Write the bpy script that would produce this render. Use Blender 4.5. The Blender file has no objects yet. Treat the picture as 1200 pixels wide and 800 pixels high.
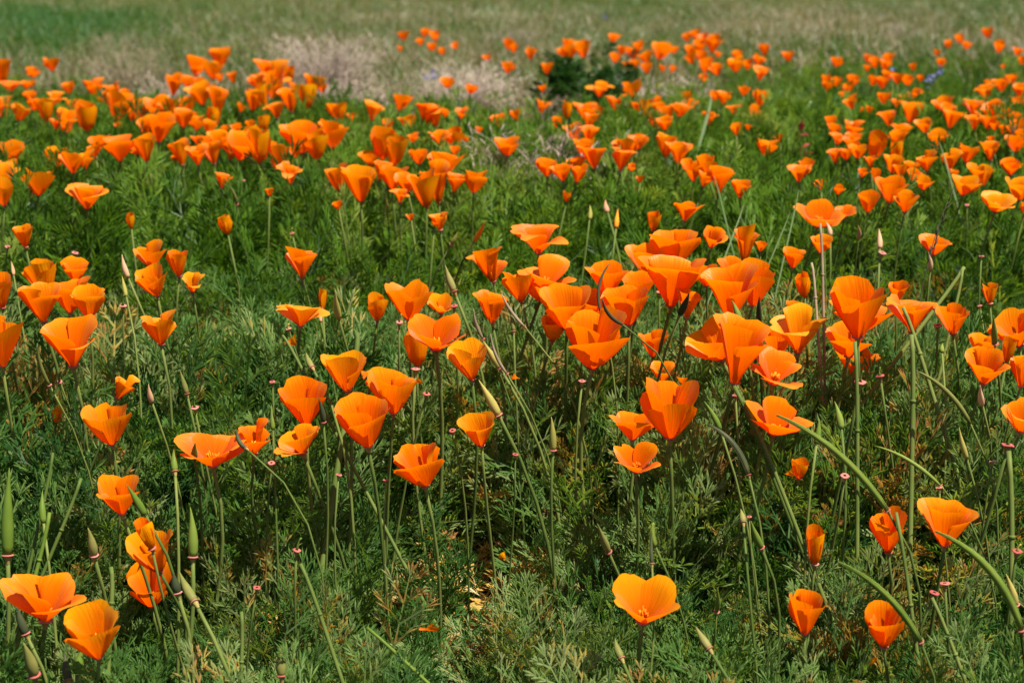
import bpy, math, random
import numpy as np
from mathutils import Vector, Matrix, Euler

scene = bpy.context.scene
COL = scene.collection
R = math.radians
rng = random.Random(7)

# ------------------------------------------------------------------ camera
FPX = 2000.0                       # focal length in pixels of the 1200 px wide photograph
CAM_Z = 0.58
PITCH = math.atan(460 / FPX)
cam_d = bpy.data.cameras.new('camera')
cam_d.sensor_width = 36.0
cam_d.lens = FPX / 1200 * 36.0
cam_d.clip_start = 0.02
cam_d.clip_end = 1500
cam_d.dof.use_dof = True
cam_d.dof.focus_distance = 1.56
cam_d.dof.aperture_fstop = 11.0
cam = bpy.data.objects.new('camera', cam_d)
COL.objects.link(cam)
cam.location = (0, 0, CAM_Z)
cam.rotation_euler = (math.pi / 2 - PITCH, 0, 0)
scene.camera = cam

# ------------------------------------------------------------------ sky, sun, exposure
SUN = Vector((0.36, -0.26, 0.90)).normalized()
el = math.asin(SUN.z)
w = bpy.data.worlds.new('World')
scene.world = w
w.use_nodes = True
wn = w.node_tree.nodes
bg = wn['Background']
sky = wn.new('ShaderNodeTexSky')
sky.sky_type = 'NISHITA'
sky.sun_disc = False
sky.sun_elevation = el
sky.sun_rotation = math.atan2(SUN.x, SUN.y)
w.node_tree.links.new(sky.outputs[0], bg.inputs[0])
bg.inputs[1].default_value = 0.05
sd = bpy.data.lights.new('sun', 'SUN')
sd.energy = 5.0
sd.angle = R(0.53)
sd.color = (1.0, 0.95, 0.86)
sun = bpy.data.objects.new('sun', sd)
COL.objects.link(sun)
sun.location = (0, 0, 20)
sun.rotation_euler = (-SUN).to_track_quat('-Z', 'Y').to_euler()
scene.view_settings.view_transform = 'Standard'
scene.view_settings.look = 'None'
scene.view_settings.exposure = 1.2
scene.view_settings.gamma = 1.0
scene.render.engine = 'CYCLES'
scene.cycles.max_bounces = 8
scene.cycles.transmission_bounces = 4
scene.cycles.diffuse_bounces = 4

# ------------------------------------------------------------------ geometry of the place
CAM = np.array((0, 0, CAM_Z))
FW = np.array((0, math.cos(PITCH), -math.sin(PITCH)))
UP = np.array((0, math.sin(PITCH), math.cos(PITCH)))


def at(px, py, z):
    """The point of the field seen at a photograph pixel, z metres along the view axis."""
    return CAM + z * (FW + np.array((1, 0, 0)) * (px - 600) / FPX + UP * (400 - py) / FPX)


def smooth(a, b, x):
    t = np.clip((x - a) / (b - a), 0, 1)
    return t * t * (3 - 2 * t)


def ground(x, y):
    """Height of the field: flat meadow that falls away towards the photographer."""
    x = np.asarray(x, float); y = np.asarray(y, float)
    g = -0.135 * (1 - smooth(1.15, 2.7, y))
    g = g + 0.012 * np.sin(x * 5.1 + 1.3) * np.sin(y * 4.3 + .4) * smooth(.5, 1.5, y)
    g = g + 0.05 * np.sin(x * .7 + 2) * np.sin(y * .45) * smooth(6, 14, y)
    return g


ZT = [(-40, 16), (20, 9.5), (45, 7.2), (60, 6.1), (80, 5.1), (100, 4.35), (130, 3.65), (160, 3.15), (200, 2.66), (250, 2.24),
      (300, 1.97), (350, 1.78), (400, 1.665), (450, 1.59), (500, 1.53), (600, 1.44), (700, 1.37), (800, 1.30)]


def depth(py):
    return float(np.interp(py, [a for a, b in ZT], [b for a, b in ZT]))


# ------------------------------------------------------------------ materials
def new_mat(name):
    m = bpy.data.materials.new(name)
    m.use_nodes = True
    nt = m.node_tree
    nt.nodes.clear()
    out = nt.nodes.new('ShaderNodeOutputMaterial')
    return m, nt, out


def N(nt, kind, **kw):
    n = nt.nodes.new(kind)
    for k, v in kw.items():
        setattr(n, k, v)
    return n


def ramp(nt, stops):
    r = nt.nodes.new('ShaderNodeValToRGB')
    e = r.color_ramp.elements
    while len(e) > 1:
        e.remove(e[-1])
    e[0].position, e[0].color = stops[0][0], (*stops[0][1], 1)
    for p, c in stops[1:]:
        x = e.new(p); x.color = (*c, 1)
    return r


def leafy_shader(nt, out, colour, trans_colour, trans, gloss, rough):
    """Diffuse with light coming through the blade and a waxy sheen."""
    d = N(nt, 'ShaderNodeBsdfDiffuse')
    t = N(nt, 'ShaderNodeBsdfTranslucent')
    g = N(nt, 'ShaderNodeBsdfGlossy'); g.inputs['Roughness'].default_value = rough
    g.inputs['Color'].default_value = (1, 1, 1, 1)
    m1 = N(nt, 'ShaderNodeMixShader'); m1.inputs[0].default_value = trans
    m2 = N(nt, 'ShaderNodeMixShader')
    fr = N(nt, 'ShaderNodeFresnel'); fr.inputs[0].default_value = 1.35
    mu = N(nt, 'ShaderNodeMath', operation='MULTIPLY'); mu.inputs[1].default_value = gloss
    L = nt.links.new
    L(colour, d.inputs[0]); L(trans_colour, t.inputs[0])
    L(d.outputs[0], m1.inputs[1]); L(t.outputs[0], m1.inputs[2])
    L(fr.outputs[0], mu.inputs[0]); L(mu.outputs[0], m2.inputs[0])
    L(m1.outputs[0], m2.inputs[1]); L(g.outputs[0], m2.inputs[2])
    L(m2.outputs[0], out.inputs[0])
    return d, t, g


OUT_A, OUT_B = 6, 7                # petal faces: the grid's normals point into the cup


def petal_material():
    m, nt, out = new_mat('petal')
    L = nt.links.new
    uv = N(nt, 'ShaderNodeUVMap')
    sep = N(nt, 'ShaderNodeSeparateXYZ')
    L(uv.outputs[0], sep.inputs[0])
    oi = N(nt, 'ShaderNodeObjectInfo')
    # fine veins that run from the base to the edge
    cmb = N(nt, 'ShaderNodeCombineXYZ')
    mu = N(nt, 'ShaderNodeMath', operation='MULTIPLY'); mu.inputs[1].default_value = 34
    mv = N(nt, 'ShaderNodeMath', operation='MULTIPLY'); mv.inputs[1].default_value = 1.6
    L(sep.outputs[0], mu.inputs[0]); L(sep.outputs[1], mv.inputs[0])
    ro = N(nt, 'ShaderNodeMath', operation='MULTIPLY'); ro.inputs[1].default_value = 40
    L(oi.outputs['Random'], ro.inputs[0])
    L(mu.outputs[0], cmb.inputs[0]); L(mv.outputs[0], cmb.inputs[1]); L(ro.outputs[0], cmb.inputs[2])
    nz = N(nt, 'ShaderNodeTexNoise'); nz.inputs['Scale'].default_value = 1.0; nz.inputs['Detail'].default_value = 3
    L(cmb.outputs[0], nz.inputs['Vector'])
    at_ = N(nt, 'ShaderNodeAttribute', attribute_type='OBJECT', attribute_name='tint')
    front = ramp(nt, [(0, (.68, .15, .001)), (.3, (.80, .29, .001)), (.75, (.86, .385, .002)), (1, (.88, .46, .004))])
    outer = ramp(nt, [(0, (.58, .06, .001)), (.35, (.72, .10, .001)), (.8, (.80, .16, .001)), (1, (.84, .25, .003))])
    back = ramp(nt, [(0, (.78, .065, .0)), (.35, (.92, .11, .0)), (1, (.94, .19, .0))])
    for r_ in (front, outer, back):
        ad = N(nt, 'ShaderNodeMath', operation='MULTIPLY_ADD'); ad.inputs[1].default_value = .5; ad.inputs[2].default_value = -.25
        a2 = N(nt, 'ShaderNodeMath', operation='ADD')
        L(nz.outputs['Fac'], ad.inputs[0]); L(ad.outputs[0], a2.inputs[0]); L(sep.outputs[1], a2.inputs[1])
        L(a2.outputs[0], r_.inputs[0])
    res = []
    for r_, y in ((front, (.84, .42, .006)), (outer, (.84, .34, .004)), (back, (.84, .24, .003))):
        mx = N(nt, 'ShaderNodeMix', data_type='RGBA')
        mx.inputs[7].default_value = (*y, 1)
        yf = N(nt, 'ShaderNodeMath', operation='MULTIPLY'); yf.use_clamp = True
        L(at_.outputs['Fac'], yf.inputs[0]); L(sep.outputs[1], yf.inputs[1])
        L(yf.outputs[0], mx.inputs[0]); L(r_.outputs[0], mx.inputs[6])
        res.append(mx)
    geo = N(nt, 'ShaderNodeNewGeometry')
    face = N(nt, 'ShaderNodeMix', data_type='RGBA')
    L(geo.outputs['Backfacing'], face.inputs[0]); L(res[0].outputs[2], face.inputs[OUT_A]); L(res[1].outputs[2], face.inputs[OUT_B])
    d, t, g = leafy_shader(nt, out, face.outputs[2], res[2].outputs[2], .52, .03, .5)
    bp = N(nt, 'ShaderNodeBump'); bp.inputs['Strength'].default_value = .6; bp.inputs['Distance'].default_value = .0014
    L(nz.outputs['Fac'], bp.inputs['Height'])
    for n in (d, t, g):
        L(bp.outputs[0], n.inputs['Normal'])
    return m


def plain_leaf(name, c0, c1, trans=.25, gloss=.2, scale=40.0, rough=.4, tcol=None):
    m, nt, out = new_mat(name)
    L = nt.links.new
    tc = N(nt, 'ShaderNodeTexCoord')
    nz = N(nt, 'ShaderNodeTexNoise'); nz.inputs['Scale'].default_value = scale; nz.inputs['Detail'].default_value = 3
    L(tc.outputs['Object'], nz.inputs['Vector'])
    oi = N(nt, 'ShaderNodeObjectInfo')
    ad = N(nt, 'ShaderNodeMath', operation='MULTIPLY_ADD'); ad.inputs[1].default_value = .6
    sb = N(nt, 'ShaderNodeMath', operation='SUBTRACT'); sb.inputs[1].default_value = .3
    L(oi.outputs['Random'], ad.inputs[0]); L(nz.outputs['Fac'], ad.inputs[2]); L(ad.outputs[0], sb.inputs[0])
    r_ = ramp(nt, [(.2, c0), (.8, c1)])
    L(sb.outputs[0], r_.inputs[0])
    leafy_shader(nt, out, r_.outputs[0], r_.outputs[0], trans, gloss, rough)
    return m


def tinted_leaf(name, stops, trans=.3, gloss=.6, rough=.42, spread=.35, noise=7.0, fine=60.0):
    """Leaf colour by the instance's own shade value, plus a patchy drift over the field."""
    m, nt, out = new_mat(name)
    L = nt.links.new
    a = N(nt, 'ShaderNodeAttribute', attribute_type='INSTANCER', attribute_name='shade')
    oi = N(nt, 'ShaderNodeObjectInfo')
    geo = N(nt, 'ShaderNodeNewGeometry')
    nz = N(nt, 'ShaderNodeTexNoise'); nz.inputs['Scale'].default_value = noise; nz.inputs['Detail'].default_value = 2
    L(geo.outputs['Position'], nz.inputs['Vector'])
    s1 = N(nt, 'ShaderNodeMath', operation='MULTIPLY_ADD'); s1.inputs[1].default_value = spread; s1.inputs[2].default_value = -spread * .5
    s2 = N(nt, 'ShaderNodeMath', operation='MULTIPLY_ADD'); s2.inputs[1].default_value = spread; s2.inputs[2].default_value = -spread * .5
    r1 = N(nt, 'ShaderNodeMath', operation='ADD'); r2 = N(nt, 'ShaderNodeMath', operation='ADD')
    L(nz.outputs['Fac'], s1.inputs[0]); L(oi.outputs['Random'], s2.inputs[0])
    n3 = N(nt, 'ShaderNodeTexNoise'); n3.inputs['Scale'].default_value = fine; n3.inputs['Detail'].default_value = 1
    L(geo.outputs['Position'], n3.inputs['Vector'])
    s3 = N(nt, 'ShaderNodeMath', operation='MULTIPLY_ADD'); s3.inputs[1].default_value = spread * .8; s3.inputs[2].default_value = -spread * .4
    s4 = N(nt, 'ShaderNodeMath', operation='ADD')
    L(n3.outputs['Fac'], s3.inputs[0]); L(s3.outputs[0], s4.inputs[0]); L(s2.outputs[0], s4.inputs[1])
    L(s1.outputs[0], r1.inputs[0]); L(s4.outputs[0], r1.inputs[1])
    L(r1.outputs[0], r2.inputs[0]); L(a.outputs['Fac'], r2.inputs[1])
    rp = ramp(nt, stops)
    L(r2.outputs[0], rp.inputs[0])
    mx = N(nt, 'ShaderNodeMix', data_type='RGBA', blend_type='MULTIPLY')
    mx.inputs[0].default_value = 1
    mx.inputs[7].default_value = (1.5, 1.35, .45, 1)
    L(rp.outputs[0], mx.inputs[6])
    leafy_shader(nt, out, rp.outputs[0], mx.outputs[2], trans, gloss, rough)
    return m


M_PETAL = petal_material()
M_STEM = plain_leaf('poppy_stem', (.065, .10, .02), (.14, .17, .04), .12, .15, 25)
M_RIM = plain_leaf('pink_rim', (.36, .08, .065), (.50, .19, .15), .2, .15, 90)
M_CUP = plain_leaf('receptacle_cup', (.22, .14, .05), (.28, .22, .07), .1, .15, 60)
M_STAMEN = plain_leaf('stamen', (.75, .16, .004), (.85, .30, .01), .2, .3, 100)
M_POD = plain_leaf('green_pod', (.085, .14, .018), (.16, .205, .035), .15, .15, 30)
M_POD_OLIVE = plain_leaf('olive_pod', (.12, .13, .03), (.22, .20, .06), .15, .15, 60)
M_POD_YELLOW = plain_leaf('yellow_green_bud', (.26, .24, .05), (.42, .34, .09), .25, .15, 60)
M_POD_PEACH = plain_leaf('peach_bud', (.45, .24, .12), (.60, .38, .22), .25, .15, 70)
M_POD_DARK = plain_leaf('dark_pod', (.035, .045, .02), (.07, .07, .03), .1, .15, 60)
M_POD_BROWN = plain_leaf('brown_pod', (.20, .15, .09), (.30, .23, .15), .1, .15, 60)
M_POD_ORANGE = plain_leaf('orange_bud', (.75, .16, .004), (.85, .34, .03), .3, .15, 60)
M_STRAW = plain_leaf('straw', (.19, .15, .09), (.33, .265, .17), .3, .1, 12, .5)
M_STRAW_PINK = plain_leaf('pinkish_straw', (.28, .21, .165), (.46, .36, .29), .3, .1, 12, .5)
M_STRAW_LIGHT = plain_leaf('light_straw', (.36, .285, .225), (.52, .42, .34), .3, .1, 12, .5)
M_BUSH = plain_leaf('bush_leaf', (.03, .085, .012), (.075, .15, .025), .45, .12, 20)
M_BLADE = plain_leaf('grass_blade', (.09, .14, .06), (.18, .24, .12), .3, .15, 15)
M_PALE = plain_leaf('pale_blade', (.10, .17, .05), (.16, .22, .09), .3, .15, 15)
M_SPIKE = plain_leaf('dark_grass', (.035, .04, .02), (.07, .075, .04), .1, .15, 30)
M_BLUE = plain_leaf('blue_petal', (.16, .17, .42), (.28, .28, .55), .3, .3, 80)
M_RED = plain_leaf('red_leaf', (.16, .02, .015), (.30, .05, .03), .3, .4, 50)
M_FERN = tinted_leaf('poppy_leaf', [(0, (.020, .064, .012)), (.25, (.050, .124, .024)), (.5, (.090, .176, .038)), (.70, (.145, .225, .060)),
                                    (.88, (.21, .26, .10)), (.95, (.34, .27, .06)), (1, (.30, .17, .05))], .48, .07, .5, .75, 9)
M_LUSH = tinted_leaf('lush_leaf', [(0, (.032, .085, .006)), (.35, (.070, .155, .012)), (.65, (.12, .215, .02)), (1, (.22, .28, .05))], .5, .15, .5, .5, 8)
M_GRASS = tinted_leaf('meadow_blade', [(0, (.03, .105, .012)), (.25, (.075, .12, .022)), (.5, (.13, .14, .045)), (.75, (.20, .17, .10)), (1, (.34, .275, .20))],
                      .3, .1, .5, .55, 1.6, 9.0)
M_DEAD = tinted_leaf('dead_leaf', [(0, (.09, .045, .02)), (.3, (.26, .13, .04)), (.6, (.42, .27, .05)), (1, (.50, .36, .14))], .3, .3, .5, .5, 25)


def soil_material():
    m, nt, out = new_mat('soil')
    L = nt.links.new
    b = N(nt, 'ShaderNodeBsdfPrincipled')
    b.inputs['Roughness'].default_value = .95
    geo = N(nt, 'ShaderNodeNewGeometry')
    n1 = N(nt, 'ShaderNodeTexNoise'); n1.inputs['Scale'].default_value = 55; n1.inputs['Detail'].default_value = 6
    n2 = N(nt, 'ShaderNodeTexNoise'); n2.inputs['Scale'].default_value = .9; n2.inputs['Detail'].default_value = 4
    L(geo.outputs['Position'], n1.inputs['Vector']); L(geo.outputs['Position'], n2.inputs['Vector'])
    near = ramp(nt, [(.3, (.035, .022, .012)), (.6, (.085, .052, .028)), (.8, (.15, .095, .05))])
    far = ramp(nt, [(.35, (.085, .105, .035)), (.5, (.125, .135, .06)), (.65, (.19, .17, .11))])
    L(n1.outputs['Fac'], near.inputs[0]); L(n2.outputs['Fac'], far.inputs[0])
    sx = N(nt, 'ShaderNodeSeparateXYZ'); L(geo.outputs['Position'], sx.inputs[0])
    mr = N(nt, 'ShaderNodeMapRange'); mr.inputs[1].default_value = 5; mr.inputs[2].default_value = 11
    L(sx.outputs[1], mr.inputs[0])
    mx = N(nt, 'ShaderNodeMix', data_type='RGBA')
    L(mr.outputs[0], mx.inputs[0]); L(near.outputs[0], mx.inputs[6]); L(far.outputs[0], mx.inputs[7])
    L(mx.outputs[2], b.inputs['Base Color'])
    bp = N(nt, 'ShaderNodeBump'); bp.inputs['Distance'].default_value = .01; bp.inputs['Strength'].default_value = .8
    L(n1.outputs['Fac'], bp.inputs['Height']); L(bp.outputs[0], b.inputs['Normal'])
    L(b.outputs[0], out.inputs[0])
    return m


M_SOIL = soil_material()


# ------------------------------------------------------------------ helpers
class MB:
    """Collects faces of one mesh object."""
    def __init__(self):
        self.v, self.f, self.m, self.uv = [], [], [], []

    def add(self, verts, faces, mi=0, uvs=None):
        o = len(self.v)
        self.v += [tuple(p) for p in verts]
        for q in faces:
            self.f.append(tuple(i + o for i in q)); self.m.append(mi)
        self.uv += list(uvs) if uvs is not None else [(0, .5)] * len(verts)

    def mesh(self, name, mats, origin=(0, 0, 0), smooth_=True):
        me = bpy.data.meshes.new(name)
        v = np.array(self.v, float) - np.array(origin, float)
        me.from_pydata(v.tolist(), [], self.f)
        for m in mats:
            me.materials.append(m)
        if any(self.m):
            me.polygons.foreach_set('material_index', self.m)
        uvl = me.uv_layers.new(name='UVMap')
        li = np.zeros(len(me.loops), int)
        me.loops.foreach_get('vertex_index', li)
        uvl.data.foreach_set('uv', np.array(self.uv, float)[li].ravel())
        if smooth_:
            me.shade_smooth()
        me.update()
        return me

    def build(self, name, mats, origin=(0, 0, 0), parent=None, smooth_=True):
        o = bpy.data.objects.new(name, self.mesh(name, mats, origin, smooth_))
        COL.objects.link(o)
        if parent:
            o.parent = parent
        else:
            o.location = origin
        return o


def tag(o, label=None, cat=None, group=None, kind=None):
    for k, v in (('label', label), ('category', cat), ('group', group), ('kind', kind)):
        if v:
            o[k] = v
    return o


def thing(name, loc, label, cat, group=None):
    o = bpy.data.objects.new(name, None)
    o.empty_display_size = .02
    COL.objects.link(o)
    o.location = loc
    return tag(o, label, cat, group)


def bez(p0, p1, p2, p3, n):
    t = np.linspace(0, 1, n)[:, None]
    p0, p1, p2, p3 = (np.array(p, float) for p in (p0, p1, p2, p3))
    return (1 - t) ** 3 * p0 + 3 * t * (1 - t) ** 2 * p1 + 3 * t * t * (1 - t) * p2 + t ** 3 * p3


def tube(mb, pts, rad, sides=6, mi=0, cap=True, squash=1.0):
    pts = np.array(pts, float)
    n = len(pts)
    rad = np.broadcast_to(np.array(rad, float), (n,))
    tan = np.gradient(pts, axis=0)
    tan /= np.linalg.norm(tan, axis=1)[:, None] + 1e-12
    ref = np.array((0.0, 1.0, 0.0)) if abs(tan[0][1]) < .9 else np.array((1.0, 0, 0))
    vs, uvs = [], []
    for i in range(n):
        a = np.cross(tan[i], ref); a /= np.linalg.norm(a) + 1e-12
        b = np.cross(tan[i], a)
        for k in range(sides):
            th = 2 * math.pi * k / sides
            vs.append(pts[i] + rad[i] * (math.cos(th) * a + squash * math.sin(th) * b)); uvs.append((k / sides, i / max(1, n - 1)))
    fs = [(i * sides + k, i * sides + (k + 1) % sides, (i + 1) * sides + (k + 1) % sides, (i + 1) * sides + k)
          for i in range(n - 1) for k in range(sides)]
    if cap:
        fs.append(tuple(range(sides - 1, -1, -1))); fs.append(tuple((n - 1) * sides + k for k in range(sides)))
    mb.add(vs, fs, mi, uvs)


def frame(axis, spin=0.0):
    """Orthonormal columns (side, front-away, axis)."""
    a = np.array(axis, float); a /= np.linalg.norm(a)
    x = np.array((1.0, 0, 0)) - a * a[0]; x /= np.linalg.norm(x)
    y = np.cross(a, x)
    c, s = math.cos(spin), math.sin(spin)
    return np.column_stack((x * c + y * s, -x * s + y * c, a))


def lathe(mb, p, fr, prof, sides=10, mi=0):
    vs = []
    for r_, z_ in prof:
        for k in range(sides):
            th = 2 * math.pi * k / sides
            vs.append(p + fr @ np.array((r_ * math.cos(th), r_ * math.sin(th), z_)))
    n = len(prof)
    mb.add(vs, [(i * sides + k, i * sides + (k + 1) % sides, (i + 1) * sides + (k + 1) % sides, (i + 1) * sides + k)
                for i in range(n - 1) for k in range(sides)], mi)


# ------------------------------------------------------------------ ground
def build_ground():
    ys = np.concatenate((np.linspace(-4, .6, 8), np.linspace(.7, 5, 80), np.linspace(5.3, 16, 36), np.geomspace(17, 900, 16)))
    xs0 = np.concatenate((np.linspace(0, 1.4, 26), np.linspace(1.5, 7, 24), np.geomspace(8, 500, 12)))
    xs = np.concatenate((-xs0[:0:-1], xs0))
    X, Y = np.meshgrid(xs, ys)
    Z = ground(X, Y)
    Z = Z + np.where((Y < 5) & (abs(X) < 2), np.random.RandomState(3).normal(0, .003, X.shape), 0)
    nx = len(xs)
    v = np.stack((X, Y, Z), -1).reshape(-1, 3)
    f = [(j * nx + i, j * nx + i + 1, (j + 1) * nx + i + 1, (j + 1) * nx + i) for j in range(len(ys) - 1) for i in range(nx - 1)]
    mb = MB(); mb.add(v, f)
    o = mb.build('ground', [M_SOIL])
    tag(o, 'soil of a gently rising wildflower meadow', None, None, 'structure')


build_ground()


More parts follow.
